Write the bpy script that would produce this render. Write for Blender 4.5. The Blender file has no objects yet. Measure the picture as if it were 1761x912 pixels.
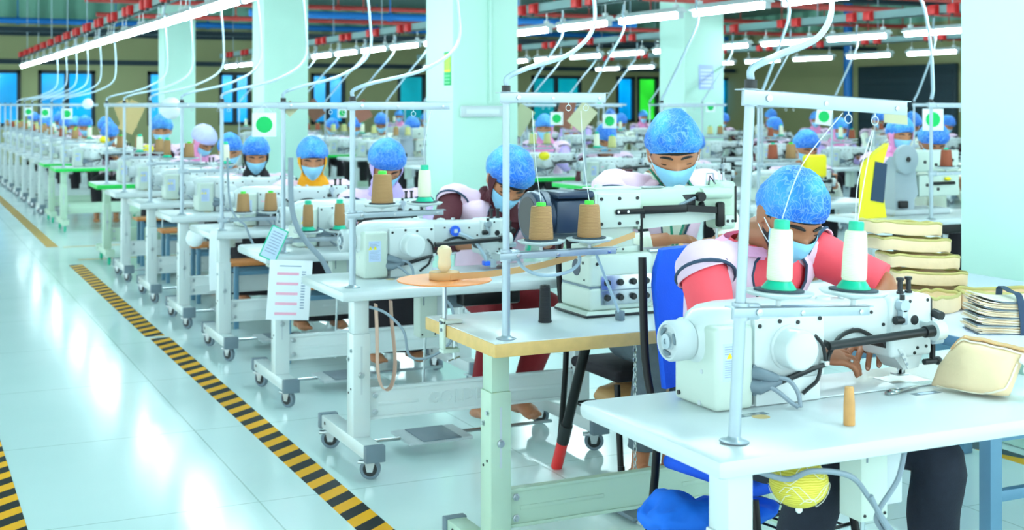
import bpy, bmesh, math, random
from mathutils import Vector as V, Matrix as MX, noise, Euler
random.seed(7)
sc = bpy.context.scene
col = sc.collection
PI = math.pi
ORD = ['zeroth','first','second','third','fourth','fifth','sixth','seventh','eighth','ninth','tenth','eleventh','twelfth','thirteenth',
       'fourteenth','fifteenth','sixteenth','seventeenth','eighteenth','nineteenth','twentieth','twenty-first','twenty-second','twenty-third','twenty-fourth','twenty-fifth','twenty-sixth']

# ------------------------------------------------------------------ materials
def lin(c):
    return tuple(((x/255.0)/12.92 if x/255.0 <= .04045 else ((x/255.0+.055)/1.055)**2.4) for x in c)

MATS = {}
def mat(name, c, rough=.5, metal=0.0, var=.05, scale=9, bump=0.0, bscale=120, coat=0.0, spec=.5, emit=0.0, sss=0.0):
    if name in MATS: return MATS[name]
    m = bpy.data.materials.new(name); m.use_nodes = True
    nt = m.node_tree; N = nt.nodes; L = nt.links
    b = N['Principled BSDF']
    l = lin(c)
    tc = N.new('ShaderNodeTexCoord')
    nz = N.new('ShaderNodeTexNoise'); nz.inputs['Scale'].default_value = scale; nz.inputs['Detail'].default_value = 3
    L.new(tc.outputs['Object'], nz.inputs['Vector'])
    mx = N.new('ShaderNodeMix'); mx.data_type = 'RGBA'
    mx.inputs[6].default_value = tuple(x*(1-var) for x in l)+(1,)
    mx.inputs[7].default_value = tuple(min(1, x*(1+var)) for x in l)+(1,)
    L.new(nz.outputs['Fac'], mx.inputs[0]); L.new(mx.outputs[2], b.inputs['Base Color'])
    b.inputs['Roughness'].default_value = rough; b.inputs['Metallic'].default_value = metal
    b.inputs['Coat Weight'].default_value = coat; b.inputs['Specular IOR Level'].default_value = spec
    if sss:
        b.inputs['Subsurface Weight'].default_value = sss; b.inputs['Subsurface Radius'].default_value = (.01, .004, .002)
    if emit:
        b.inputs['Emission Color'].default_value = l+(1,); b.inputs['Emission Strength'].default_value = emit
    if bump:
        n2 = N.new('ShaderNodeTexNoise'); n2.inputs['Scale'].default_value = bscale; n2.inputs['Detail'].default_value = 4
        bp = N.new('ShaderNodeBump'); bp.inputs['Strength'].default_value = bump; bp.inputs['Distance'].default_value = .01
        L.new(tc.outputs['Object'], n2.inputs['Vector']); L.new(n2.outputs['Fac'], bp.inputs['Height']); L.new(bp.outputs['Normal'], b.inputs['Normal'])
    MATS[name] = m
    return m

def node_mat(name, build):
    if name in MATS: return MATS[name]
    m = bpy.data.materials.new(name); m.use_nodes = True
    build(m.node_tree, m.node_tree.nodes, m.node_tree.links, m.node_tree.nodes['Principled BSDF'])
    MATS[name] = m
    return m

def math_node(N, L, op, a, b=None):
    n = N.new('ShaderNodeMath'); n.operation = op
    for i, x in enumerate((a, b)):
        if x is None: continue
        if isinstance(x, (int, float)): n.inputs[i].default_value = x
        else: L.new(x, n.inputs[i])
    return n.outputs[0]

WHITE = mat('white_enamel', (212, 220, 221), .32, var=.03, coat=.2)
CREAM = mat('cream_enamel', (202, 214, 204), .38, var=.03)
TOPW = mat('white_laminate', (208, 215, 218), .28, var=.02, scale=4)
TOPP = mat('pale_lavender_laminate', (226, 226, 244), .35, var=.02, scale=4)
MINT = mat('mint_enamel', (188, 210, 190), .38, var=.03)
WOODE = mat('beech_edge', (226, 182, 112), .5, var=.14, scale=30)
WOOD = mat('turned_wood', (205, 150, 88), .5, var=.2, scale=25)
BENCHW = mat('varnished_bench_wood', (196, 122, 62), .45, var=.2, scale=14)
STEEL = mat('brushed_steel', (190, 198, 202), .28, 1.0, var=.1, scale=40)
ALU = mat('pale_zinc', (172, 186, 196), .34, .35, var=.05, scale=20)
GREY = mat('grey_plastic', (112, 128, 140), .5)
LGREY = mat('light_grey_plastic', (196, 204, 208), .45)
BLUEG = mat('blue_grey_steel', (96, 138, 164), .45, .2)
BLACK = mat('black_plastic', (22, 25, 28), .4)
BLACKM = mat('black_metal', (16, 17, 19), .35, .4)
NAVY = mat('navy_motor', (42, 58, 80), .35, .1)
DARKPAD = mat('dark_foam', (52, 66, 78), .8)
GREENP = mat('green_plastic', (10, 190, 150), .4)
GREENL = mat('lime_plastic', (70, 215, 60), .4)
GREENE = mat('green_edge', (20, 200, 80), .45)
ORANGE = mat('orange_plastic', (255, 152, 84), .4)
REDP = mat('red_plastic', (226, 40, 40), .45)
BLUEP = mat('blue_plastic', (40, 100, 230), .4)
YELP = mat('yellow_plastic', (252, 226, 10), .5)
PAPER = mat('white_paper', (240, 242, 248), .8, var=.02)
PINKINK = mat('pink_ink', (250, 180, 205), .8)
GREYINK = mat('grey_ink', (150, 165, 190), .8)
GREEND = mat('green_dot_ink', (0, 190, 95), .7)
LABELB = mat('pale_label', (196, 212, 240), .6)
LEATHER = mat('beige_leather', (234, 206, 166), .42, var=.06, bump=.15, bscale=40)
LEATHERD = mat('tan_leather', (206, 158, 104), .5, var=.08)
PIPING = mat('cream_piping', (236, 226, 206), .6)
OLIVE = mat('olive_binding', (190, 178, 110), .6)
FLAGC = mat('cream_vinyl', (206, 200, 164), .6)
FLAGB = mat('brown_vinyl', (150, 92, 74), .6)
CABLE = mat('grey_cable', (132, 146, 158), .45)
CABLEW = mat('white_conduit', (172, 192, 206), .4)
SKIN = mat('skin', (188, 122, 86), .5, var=.08, scale=20, sss=.08)
SKIND = mat('skin_deep', (166, 106, 74), .5, var=.08, scale=20, sss=.08)
HAIR = mat('black_hair', (16, 13, 12), .5, var=.3, scale=60)
NAIL = mat('nail', (205, 150, 125), .35)
MASKB = mat('mask_blue', (146, 205, 240), .8, bump=.1, bscale=160)
MASKW = mat('white_elastic', (238, 242, 246), .8)
PINKV = mat('pink_vest', (232, 198, 220), .85, var=.05, bump=.25, bscale=22)
PINKC = mat('pink_collar', (246, 176, 220), .85, bump=.2, bscale=60)
REDS = mat('coral_shirt', (248, 84, 98), .8, var=.08, bump=.35, bscale=14)
CREAMS = mat('cream_shirt', (236, 240, 224), .85, var=.08, bump=.3, bscale=16)
MAROON = mat('maroon_cotton', (84, 28, 40), .85, var=.2, bump=.3, bscale=16)
REDT = mat('crimson_trousers', (128, 14, 26), .85, var=.15, bump=.3, bscale=12)
LILAC = mat('lilac_cotton', (206, 178, 238), .85, var=.1, bump=.3, bscale=16)
SAFFRON = mat('saffron_cotton', (250, 164, 14), .85, var=.1, bump=.3, bscale=16)
BLACKC = mat('black_cotton', (30, 24, 32), .85, var=.2, bump=.3, bscale=16)
PINKH = mat('rose_cotton', (240, 150, 200), .85, var=.1, bump=.3, bscale=16)
DENIM = mat('dark_denim', (24, 30, 46), .85, var=.3, scale=30, bump=.2, bscale=300)
GDENIM = mat('grey_denim', (92, 104, 114), .85, var=.25, scale=20, bump=.2, bscale=200)
NAVYC = mat('navy_binding', (44, 66, 92), .7)
BLUEF = mat('blue_upholstery', (20, 90, 226), .85, bump=.2, bscale=160)
BLUEC = mat('blue_cloth', (8, 112, 232), .75, var=.12, bump=.3, bscale=12)
LANY = mat('green_lanyard', (20, 140, 110), .6)
GOLD = mat('gold', (222, 172, 70), .3, .9)
MACHG = mat('machine_grey', (164, 176, 186), .42)
CARD = mat('cardboard', (200, 172, 120), .8, var=.1)
COLM = mat('mint_paint', (192, 226, 212), .6, var=.03, scale=2)
REDPIPE = mat('red_pipe_paint', (190, 60, 54), .5)
BLUEPIPE = mat('blue_pipe_paint', (20, 120, 205), .5)
DARKBEAM = mat('dark_beam_paint', (50, 70, 80), .6)
TRAY = mat('cable_tray_grey', (130, 160, 160), .5)
TUBE = mat('lit_tube', (222, 250, 255), .4, var=0, emit=19.0)
SIGNY = mat('sign_yellow', (225, 225, 30), .6)
SIGNG = mat('sign_green', (10, 160, 90), .6)
PINKTAN = mat('pinkish_webbing', (206, 168, 150), .8)
TANW = mat('tan_webbing', (196, 164, 116), .8)
GLASSW = None

def _thread(c1, c2, sc_):
    def f(nt, N, L, b):
        tc = N.new('ShaderNodeTexCoord'); w = N.new('ShaderNodeTexWave'); w.wave_type = 'BANDS'; w.bands_direction = 'Z'
        w.inputs['Scale'].default_value = sc_; w.inputs['Distortion'].default_value = 3; w.inputs['Detail'].default_value = 1
        L.new(tc.outputs['Object'], w.inputs['Vector'])
        mx = N.new('ShaderNodeMix'); mx.data_type = 'RGBA'; mx.inputs[6].default_value = lin(c1)+(1,); mx.inputs[7].default_value = lin(c2)+(1,)
        L.new(w.outputs['Fac'], mx.inputs[0]); L.new(mx.outputs[2], b.inputs['Base Color'])
        b.inputs['Roughness'].default_value = .7
        bp = N.new('ShaderNodeBump'); bp.inputs['Strength'].default_value = .3; bp.inputs['Distance'].default_value = .002
        L.new(w.outputs['Fac'], bp.inputs['Height']); L.new(bp.outputs['Normal'], b.inputs['Normal'])
    return f
THTAN = node_mat('tan_thread', _thread((156, 114, 70), (182, 138, 92), 80))
THCREAM = node_mat('cream_thread', _thread((238, 232, 200), (248, 246, 226), 90))
THBROWN = node_mat('brown_thread', _thread((140, 62, 38), (170, 84, 54), 60))
THBLACK = node_mat('black_thread', _thread((18, 18, 22), (38, 38, 44), 90))
THOLIVE = node_mat('olive_thread', _thread((196, 190, 120), (220, 214, 150), 60))

def _net(nt, N, L, b):
    tc = N.new('ShaderNodeTexCoord')
    nz = N.new('ShaderNodeTexNoise'); nz.inputs['Scale'].default_value = 14; nz.inputs['Detail'].default_value = 2
    L.new(tc.outputs['Object'], nz.inputs['Vector'])
    vo = N.new('ShaderNodeTexVoronoi'); vo.feature = 'DISTANCE_TO_EDGE'; vo.inputs['Scale'].default_value = 70
    mp = N.new('ShaderNodeMix'); mp.data_type = 'VECTOR'; mp.inputs[0].default_value = .12
    L.new(tc.outputs['Object'], mp.inputs[4]); L.new(nz.outputs['Color'], mp.inputs[5])
    mpp = N.new('ShaderNodeMapping'); mpp.inputs['Scale'].default_value = (1, 1, .45)
    L.new(mp.outputs[1], mpp.inputs['Vector']); L.new(mpp.outputs['Vector'], vo.inputs['Vector'])
    r = N.new('ShaderNodeValToRGB'); r.color_ramp.elements[0].position = .0; r.color_ramp.elements[1].position = .10
    r.color_ramp.elements[0].color = (1, 1, 1, 1); r.color_ramp.elements[1].color = (0, 0, 0, 1)
    L.new(vo.outputs['Distance'], r.inputs['Fac'])
    n3 = N.new('ShaderNodeTexNoise'); n3.inputs['Scale'].default_value = 9
    L.new(tc.outputs['Object'], n3.inputs['Vector'])
    base = N.new('ShaderNodeMix'); base.data_type = 'RGBA'
    base.inputs[6].default_value = lin((8, 104, 214))+(1,); base.inputs[7].default_value = lin((66, 160, 236))+(1,)
    rr = N.new('ShaderNodeValToRGB'); rr.color_ramp.elements[0].position = .4; rr.color_ramp.elements[1].position = .66
    L.new(n3.outputs['Fac'], rr.inputs['Fac']); L.new(rr.outputs['Color'], base.inputs[0])
    mx = N.new('ShaderNodeMix'); mx.data_type = 'RGBA'; mx.inputs[7].default_value = lin((176, 222, 252))+(1,)
    L.new(math_node(N, L, 'MULTIPLY', r.outputs['Color'], .42), mx.inputs[0]); L.new(base.outputs[2], mx.inputs[6])
    L.new(mx.outputs[2], b.inputs['Base Color']); b.inputs['Roughness'].default_value = .6
    bp = N.new('ShaderNodeBump'); bp.inputs['Strength'].default_value = .5; bp.inputs['Distance'].default_value = .004
    L.new(r.outputs['Color'], bp.inputs['Height']); L.new(bp.outputs['Normal'], b.inputs['Normal'])
NET = node_mat('hairnet_blue', _net)
NETP = mat('hairnet_lilac', (190, 190, 244), .7, var=.12, scale=10, bump=.3, bscale=40)

# ------------------------------------------------------------------ mesh builder
def frame(d, up=V((0, 0, 1))):
    d = V(d).normalized()
    s = d.cross(up)
    if s.length < 1e-4: s = d.cross(V((0, 1, 0)))
    s.normalize()
    return s, s.cross(d).normalized(), d

class MB:
    def __init__(self):
        self.v = []; self.f = []; self.mi = []; self.mats = []
    def _m(self, m):
        if m not in self.mats: self.mats.append(m)
        return self.mats.index(m)
    def add(self, vs, fs, m, T=None):
        o = len(self.v); k = self._m(m)
        self.v += [tuple(T @ V(p)) if T is not None else tuple(p) for p in vs]
        self.f += [tuple(i+o for i in f) for f in fs]; self.mi += [k]*len(fs)
        return self
    def box(self, lo, hi, m, r=0.0, seg=2, T=None):
        lo, hi = V(lo), V(hi)
        bm = bmesh.new(); bmesh.ops.create_cube(bm, size=1)
        s = hi-lo; c = (lo+hi)/2
        for v in bm.verts: v.co = V((c.x+v.co.x*s.x, c.y+v.co.y*s.y, c.z+v.co.z*s.z))
        if r > 0: bmesh.ops.bevel(bm, geom=list(bm.edges), offset=min(r, min(s)*.49), segments=seg, profile=.5, affect='EDGES')
        bm.verts.index_update()
        self.add([v.co.copy() for v in bm.verts], [[v.index for v in f.verts] for f in bm.faces], m, T); bm.free()
        return self
    def loft(self, rings, m, cap=True, closed=False, T=None):
        n = len(rings[0]); vs = [p for r in rings for p in r]; fs = []
        R = len(rings)
        for i in range(R if closed else R-1):
            a, b = i*n, ((i+1) % R)*n
            for j in range(n):
                k = (j+1) % n
                fs.append((a+j, a+k, b+k, b+j))
        if cap and not closed:
            fs.append(tuple(reversed(range(n)))); fs.append(tuple(range((R-1)*n, R*n)))
        return self.add(vs, fs, m, T)
    def tube(self, pts, r, m, n=8, cap=True, closed=False, flat=1.0, T=None):
        pts = [V(p) for p in pts]; rings = []
        N_ = len(pts); u = None
        for i, p in enumerate(pts):
            a = pts[(i-1) % N_] if closed or i > 0 else p
            b = pts[(i+1) % N_] if closed or i < N_-1 else p
            d = (b-a)
            d = d.normalized() if d.length > 1e-9 else V((0, 0, 1))
            if u is None: u = frame(d)[0]
            u = (u - d*u.dot(d)); u = u.normalized() if u.length > 1e-6 else frame(d)[0]
            w = d.cross(u)
            rr = r[i] if isinstance(r, (list, tuple)) else r
            rings.append([p + u*rr*math.cos(2*PI*k/n) + w*rr*flat*math.sin(2*PI*k/n) for k in range(n)])
        return self.loft(rings, m, cap, closed, T)
    def cyl(self, p0, p1, r, m, r2=None, n=20, T=None):
        return self.tube([p0, p1], [r, r if r2 is None else r2], m, n, T=T)
    def lathe(self, prof, m, o=(0, 0, 0), axis=(0, 0, 1), n=28, closed=False, T=None):
        s, u, d = frame(axis); o = V(o)
        rings = [[o + d*z + s*r*math.cos(2*PI*k/n) + u*r*math.sin(2*PI*k/n) for k in range(n)] for r, z in prof]
        return self.loft(rings, m, not closed, closed, T)
    def ball(self, c, r, m, nu=20, nv=12, T=None):
        c = V(c); r = V(r) if not isinstance(r, (int, float)) else V((r, r, r))
        rings = []
        for i in range(1, nv):
            t = PI*i/nv
            rings.append([c+V((r.x*math.sin(t)*math.cos(2*PI*k/nu), r.y*math.sin(t)*math.sin(2*PI*k/nu), -r.z*math.cos(t))) for k in range(nu)])
        return self.loft(rings, m, True, False, T)
    def prism(self, poly, m, a, b, plane='xz', T=None):
        def P(p, k): return V((p[0], k, p[1])) if plane == 'xz' else (V((k, p[0], p[1])) if plane == 'yz' else V((p[0], p[1], k)))
        return self.loft([[P(p, a) for p in poly], [P(p, b) for p in poly]], m, True, False, T)
    def ribbon(self, pts, w, m, t=.0015, T=None):
        """a flat band: pts is the centre line, w(i) the half width vector"""
        rings = []
        for i, p in enumerate(pts):
            p = V(p); h = V(w[i]) if isinstance(w, list) else V(w)
            a = V(pts[max(i-1, 0)]); b = V(pts[min(i+1, len(pts)-1)])
            nn = (b-a).cross(h).normalized()*t
            rings.append([p+h+nn, p-h+nn, p-h-nn, p+h-nn])
        return self.loft(rings, m, True, False, T)
    def disc(self, c, nrm, r, m, h=.002, n=12, T=None):
        c = V(c); d = V(nrm).normalized()
        return self.cyl(c, c+d*h, r, m, n=n, T=T)
    def mesh(self, name, ang=.7):
        me = bpy.data.meshes.new(name)
        me.from_pydata(self.v, [], self.f)
        for m in self.mats: me.materials.append(m)
        me.polygons.foreach_set('material_index', self.mi)
        bm = bmesh.new(); bm.from_mesh(me); bmesh.ops.recalc_face_normals(bm, faces=bm.faces); bm.to_mesh(me); bm.free()
        me.polygons.foreach_set('use_smooth', [True]*len(me.polygons))
        me.set_sharp_from_angle(angle=ang)
        me.update()
        return me

def tag(o, label=None, cat=None, group=None, kind=None):
    for k, x in (('label', label), ('category', cat), ('group', group), ('kind', kind)):
        if x: o[k] = x
    return o
def link(name, me, parent=None, label=None):
    o = bpy.data.objects.new(name, me); col.objects.link(o)
    if parent: o.parent = parent
    if label: o['label'] = label
    return o
def part(name, mb, parent=None, label=None, ang=.7):
    return link(name, mb.mesh(name, ang), parent, label)
def thing(name, label, cat, loc=(0, 0, 0), rz=0.0, group=None, rot=None):
    o = bpy.data.objects.new(name, None); col.objects.link(o); o.empty_display_size = .1
    o.location = loc; o.rotation_euler = rot if rot else (0, 0, rz)
    return tag(o, label, cat, group)
def solo(name, mb, label, cat, loc=(0, 0, 0), rz=0.0, group=None, kind=None, ang=.7):
    o = part(name, mb, None, None, ang); o.location = loc; o.rotation_euler = (0, 0, rz)
    return tag(o, label, cat, group, kind)
def struct(name, mb, parent=None):
    o = part(name, mb, parent)
    if not parent: o['kind'] = 'structure'
    return o
KIDS = None
def dup(root, loc, rz=None, label=None, group=None, swap=None, rot=None):
    def cp(o, parent):
        c = o.copy(); col.objects.link(c)
        if parent: c.parent = parent
        if swap and c.type == 'MESH':
            if any(s.material in swap for s in o.material_slots):
                key = (o.data.name, tuple(sorted(x.name for x in swap.values())))
                if key not in SWAPPED:
                    me = o.data.copy()
                    for i, mm in enumerate(me.materials):
                        if mm in swap: me.materials[i] = swap[mm]
                    SWAPPED[key] = me
                c.data = SWAPPED[key]
        for ch in list(o.children): cp(ch, c)
        return c
    r = cp(root, None); r.location = loc
    if rz is not None: r.rotation_euler = (0, 0, rz)
    if rot: r.rotation_euler = rot
    if label: r['label'] = label
    if group: r['group'] = group
    return r
SWAPPED = {}

def smooth(pts, k=6):
    """Catmull-Rom through pts"""
    P = [V(p) for p in pts]; out = []
    for i in range(len(P)-1):
        a, b, c, d = P[max(i-1, 0)], P[i], P[i+1], P[min(i+2, len(P)-1)]
        for j in range(k):
            t = j/k
            out.append(.5*((2*b)+(c-a)*t+(2*a-5*b+4*c-d)*t*t+(3*b-a-3*c+d)*t**3))
    out.append(P[-1]); return out

def lettering(s, size, depth=.002):
    cu = bpy.data.curves.new('lettering', 'FONT'); cu.body = s; cu.size = size; cu.extrude = depth; cu.resolution_u = 2
    o = bpy.data.objects.new('lettering', cu); col.objects.link(o)
    dg = bpy.context.evaluated_depsgraph_get()
    me = bpy.data.meshes.new_from_object(o.evaluated_get(dg))
    vs = [v.co.copy() for v in me.vertices]; fs = [tuple(p.vertices) for p in me.polygons]
    bpy.data.objects.remove(o); bpy.data.meshes.remove(me)
    return vs, fs

def fused(mb, voxel, it=2):
    """one continuous surface out of overlapping lofts"""
    me = mb.mesh('body_shell')
    o = bpy.data.objects.new('body_shell', me); col.objects.link(o)
    r = o.modifiers.new('r', 'REMESH'); r.mode = 'VOXEL'; r.voxel_size = voxel; r.use_smooth_shade = True
    s = o.modifiers.new('s', 'SMOOTH'); s.factor = .5; s.iterations = it
    dg = bpy.context.evaluated_depsgraph_get()
    out = bpy.data.meshes.new_from_object(o.evaluated_get(dg))
    bpy.data.objects.remove(o)
    if not out.materials: out.materials.append(mb.mats[0])
    return out

# ------------------------------------------------------------------ camera
F = 2234.0; CY, SY = .904, .428
cam = bpy.data.cameras.new('camera'); co = bpy.data.objects.new('camera', cam); col.objects.link(co)
co.location = (0, 0, 1.52); co.rotation_euler = (PI/2, 0, -math.atan2(SY, CY))
cam.lens = 36*F/1761; cam.sensor_width = 36; cam.shift_y = -276/1761
cam.clip_start = .1; cam.clip_end = 200
cam.dof.use_dof = True; cam.dof.focus_distance = 3.9; cam.dof.aperture_fstop = 5.0
sc.camera = co
# ------------------------------------------------------------------ room
def _floor(nt, N, L, b):
    g = N.new('ShaderNodeTexCoord'); sx = N.new('ShaderNodeSeparateXYZ'); L.new(g.outputs['Object'], sx.inputs[0])
    def joint(o, p, off):
        a = math_node(N, L, 'FRACT', math_node(N, L, 'DIVIDE', math_node(N, L, 'ADD', o, off), p))
        return math_node(N, L, 'LESS_THAN', math_node(N, L, 'MULTIPLY', a, p), .007)
    j = math_node(N, L, 'MAXIMUM', joint(sx.outputs['Y'], 1.2, 20.3), joint(sx.outputs['X'], 1.2, 20.35))
    nz = N.new('ShaderNodeTexNoise'); nz.inputs['Scale'].default_value = 1.6; nz.inputs['Detail'].default_value = 4
    L.new(g.outputs['Object'], nz.inputs['Vector'])
    m1 = N.new('ShaderNodeMix'); m1.data_type = 'RGBA'
    m1.inputs[6].default_value = lin((222, 243, 243))+(1,); m1.inputs[7].default_value = lin((232, 249, 249))+(1,)
    L.new(nz.outputs['Fac'], m1.inputs[0])
    m2 = N.new('ShaderNodeMix'); m2.data_type = 'RGBA'; m2.inputs[7].default_value = lin((170, 196, 192))+(1,)
    L.new(math_node(N, L, 'MULTIPLY', j, .7), m2.inputs[0]); L.new(m1.outputs[2], m2.inputs[6]); L.new(m2.outputs[2], b.inputs['Base Color'])
    rr = math_node(N, L, 'ADD', math_node(N, L, 'MULTIPLY', nz.outputs['Fac'], .08), .11)
    L.new(rr, b.inputs['Roughness']); b.inputs['Specular IOR Level'].default_value = .6
FLOORM = node_mat('glossy_floor_tiles', _floor)
def _hz(nt, N, L, b):
    g = N.new('ShaderNodeTexCoord'); sx = N.new('ShaderNodeSeparateXYZ'); L.new(g.outputs['Object'], sx.inputs[0])
    t = math_node(N, L, 'ADD', sx.outputs['Y'], math_node(N, L, 'MULTIPLY', sx.outputs['X'], -.8))
    k = math_node(N, L, 'GREATER_THAN', math_node(N, L, 'FRACT', math_node(N, L, 'DIVIDE', t, .172)), .5)
    mx = N.new('ShaderNodeMix'); mx.data_type = 'RGBA'; mx.inputs[6].default_value = lin((255, 178, 0))+(1,); mx.inputs[7].default_value = lin((18, 20, 24))+(1,)
    L.new(k, mx.inputs[0]); L.new(mx.outputs[2], b.inputs['Base Color']); b.inputs['Roughness'].default_value = .55; b.inputs['Specular IOR Level'].default_value = .25
HAZ = node_mat('hazard_tape', _hz)
def _hzx(nt, N, L, b):
    g = N.new('ShaderNodeTexCoord'); sx = N.new('ShaderNodeSeparateXYZ'); L.new(g.outputs['Object'], sx.inputs[0])
    t = math_node(N, L, 'ADD', sx.outputs['X'], math_node(N, L, 'MULTIPLY', sx.outputs['Y'], .35))
    k = math_node(N, L, 'GREATER_THAN', math_node(N, L, 'FRACT', math_node(N, L, 'DIVIDE', t, .4)), .5)
    mx = N.new('ShaderNodeMix'); mx.data_type = 'RGBA'; mx.inputs[6].default_value = lin((255, 190, 40))+(1,); mx.inputs[7].default_value = lin((70, 90, 100))+(1,)
    L.new(k, mx.inputs[0]); L.new(mx.outputs[2], b.inputs['Base Color']); b.inputs['Roughness'].default_value = .55; b.inputs['Specular IOR Level'].default_value = .25
HAZX = node_mat('hazard_tape_wide', _hzx)
def _wall(nt, N, L, b):
    g = N.new('ShaderNodeTexCoord'); sx = N.new('ShaderNodeSeparateXYZ'); L.new(g.outputs['Object'], sx.inputs[0])
    r1 = N.new('ShaderNodeMix'); r1.data_type = 'RGBA'
    r1.inputs[6].default_value = lin((176, 176, 128))+(1,); r1.inputs[7].default_value = lin((140, 200, 176))+(1,)
    L.new(math_node(N, L, 'GREATER_THAN', sx.outputs['Z'], 3.74), r1.inputs[0]); L.new(r1.outputs[2], b.inputs['Base Color'])
    w = math_node(N, L, 'SINE', math_node(N, L, 'MULTIPLY', math_node(N, L, 'ADD', sx.outputs['X'], sx.outputs['Y']), 9))
    w = math_node(N, L, 'MULTIPLY', w, math_node(N, L, 'GREATER_THAN', sx.outputs['Z'], 3.3))
    bp = N.new('ShaderNodeBump'); bp.inputs['Strength'].default_value = .8; bp.inputs['Distance'].default_value = .08
    L.new(w, bp.inputs['Height']); L.new(bp.outputs['Normal'], b.inputs['Normal']); b.inputs['Roughness'].default_value = .7
WALLM = node_mat('ribbed_wall_cladding', _wall)
CEILM = mat('ceiling_sheet', (130, 160, 156), .8)
def _glass(c):
    def f(nt, N, L, b):
        t = N.new('ShaderNodeBsdfTransparent'); t.inputs[0].default_value = c+(1,)
        g = N.new('ShaderNodeBsdfGlossy'); g.inputs['Roughness'].default_value = .1; g.inputs[0].default_value = (.5, .9, 1, 1)
        n = N.new('ShaderNodeTexNoise'); n.inputs['Scale'].default_value = 1.2
        tc = N.new('ShaderNodeTexCoord'); L.new(tc.outputs['Object'], n.inputs['Vector'])
        m2 = N.new('ShaderNodeMix'); m2.data_type = 'RGBA'; m2.inputs[6].default_value = tuple(x*.6 for x in c)+(1,); m2.inputs[7].default_value = tuple(min(1, x*1.4) for x in c)+(1,)
        L.new(n.outputs['Fac'], m2.inputs[0]); L.new(m2.outputs[2], t.inputs[0])
        mx = N.new('ShaderNodeMixShader'); mx.inputs[0].default_value = .06
        L.new(t.outputs[0], mx.inputs[1]); L.new(g.outputs[0], mx.inputs[2])
        L.new(mx.outputs[0], N['Material Output'].inputs['Surface'])
    return f
GLB = node_mat('blue_tinted_glass', _glass((.01, .40, .62)))
GLT = node_mat('teal_tinted_glass', _glass((.01, .36, .40)))
GLG = node_mat('green_tinted_glass', _glass((.12, .55, .12)))
WFRAME = mat('dark_window_frame', (40, 52, 62), .5)

YW = 36.0; XR = 25.0
mb = MB(); mb.box((-6, -4, -.1), (XR, YW, 0), FLOORM); struct('floor', mb)
mb = MB(); mb.box((-6, -4, 4.35), (XR, YW, 4.45), CEILM); struct('ceiling', mb)
mb = MB(); mb.box((XR, -4, 0), (XR+.2, YW, 4.35), WALLM); struct('wall_right', mb)
def wx(px):
    k = (px-881)/F; return (SY*YW + CY*YW*k)/(CY - SY*k)
WIN = [(-30, 36, GLB, 0), (66, 164, GLB, 1), (254, 288, GLB, 0), (377, 432, GLB, 1), (535, 594, GLB, 1), (684, 732, GLT, 0), (914, 1000, GLT, 1), (1060, 1092, GLB, 0), (1096, 1132, GLG, 0), (1236, 1280, GLB, 1)]
# the far wall, with an opening behind each window
xs = [-6.0]; Z0, Z1 = .95, 2.42
mb = MB()
for a, b, g, k in WIN: xs += [wx(a), wx(b)]
xs.append(XR)
mb.box((-6, YW, 0), (XR, YW+.2, Z0), WALLM); mb.box((-6, YW, Z1), (XR, YW+.2, 4.35), WALLM)
for i in range(0, len(xs), 2):
    mb.box((xs[i], YW, Z0), (xs[i+1], YW+.2, Z1), WALLM)
struct('wall_far', mb)
for i, (a, b, g, k) in enumerate(WIN):
    x0, x1 = wx(a), wx(b)
    fr = MB(); t = .09
    fr.box((x0, YW-.03, Z0), (x0+t, YW+.1, Z1), WFRAME); fr.box((x1-t, YW-.03, Z0), (x1, YW+.1, Z1), WFRAME)
    fr.box((x0, YW-.03, Z1-t), (x1, YW+.1, Z1), WFRAME); fr.box((x0, YW-.03, Z0), (x1, YW+.1, Z0+t), WFRAME)
    if k: fr.box(((x0+x1)/2-.06, YW-.02, Z0), ((x0+x1)/2+.06, YW+.09, Z1), WFRAME)
    w = struct('window_%d' % (i+1), fr)
    pn = MB(); pn.box((x0+t*.5, YW+.03, Z0+t*.5), (x1-t*.5, YW+.045, Z1-t*.5), g); part('window_pane', pn, w, 'tinted glass pane')

# painted lines and tapes on the floor
def tape(pts, w, m, label, z=.0012):
    mb = MB()
    for (a, b) in pts:
        a, b = V(a), V(b); d = (b-a).normalized(); s = V((d.y, -d.x))*w
        q = [a+s, b+s, b-s, a-s]
        mb.loft([[(p.x, p.y, .0002) for p in q], [(p.x, p.y, z) for p in q]], m)
    o = solo('floor_tape', mb, label, 'floor marking tape')
    return o
tape([((1.545, 1.2), (1.545, 8.62))], .062, HAZ, 'black and yellow hazard tape along the aisle beside the nearest tables')
tape([((1.53, 8.70), (1.53, 12.9))], .062, HAZ, 'black and yellow hazard tape beside the tables, the farther stretch beyond the break')
tape([((.36, 1.2), (.36, 6.6))], .062, HAZ, 'black and yellow hazard tape on the empty far side of the aisle, lower left')
tape([((1.5, 14.6), (1.5, 26))], .06, mat('worn_yellow_tape', (196, 150, 70), .5, var=.3, scale=20), 'worn yellow tape beyond the cross aisle, left of the most distant tables')
tape([((1.6, 13.30), (2.9, 13.30))], .03, MATS['worn_yellow_tape'], 'worn yellow tape crossing at the near edge of the cross aisle')
tape([((1.6, 14.55), (2.9, 14.55))], .03, MATS['worn_yellow_tape'], 'worn yellow tape crossing at the far edge of the cross aisle')
tape([((4.35, 2.6), (4.35, 7.2))], .055, HAZX, 'yellow and grey hazard tape on the floor beyond the side table, lower right')

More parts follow.
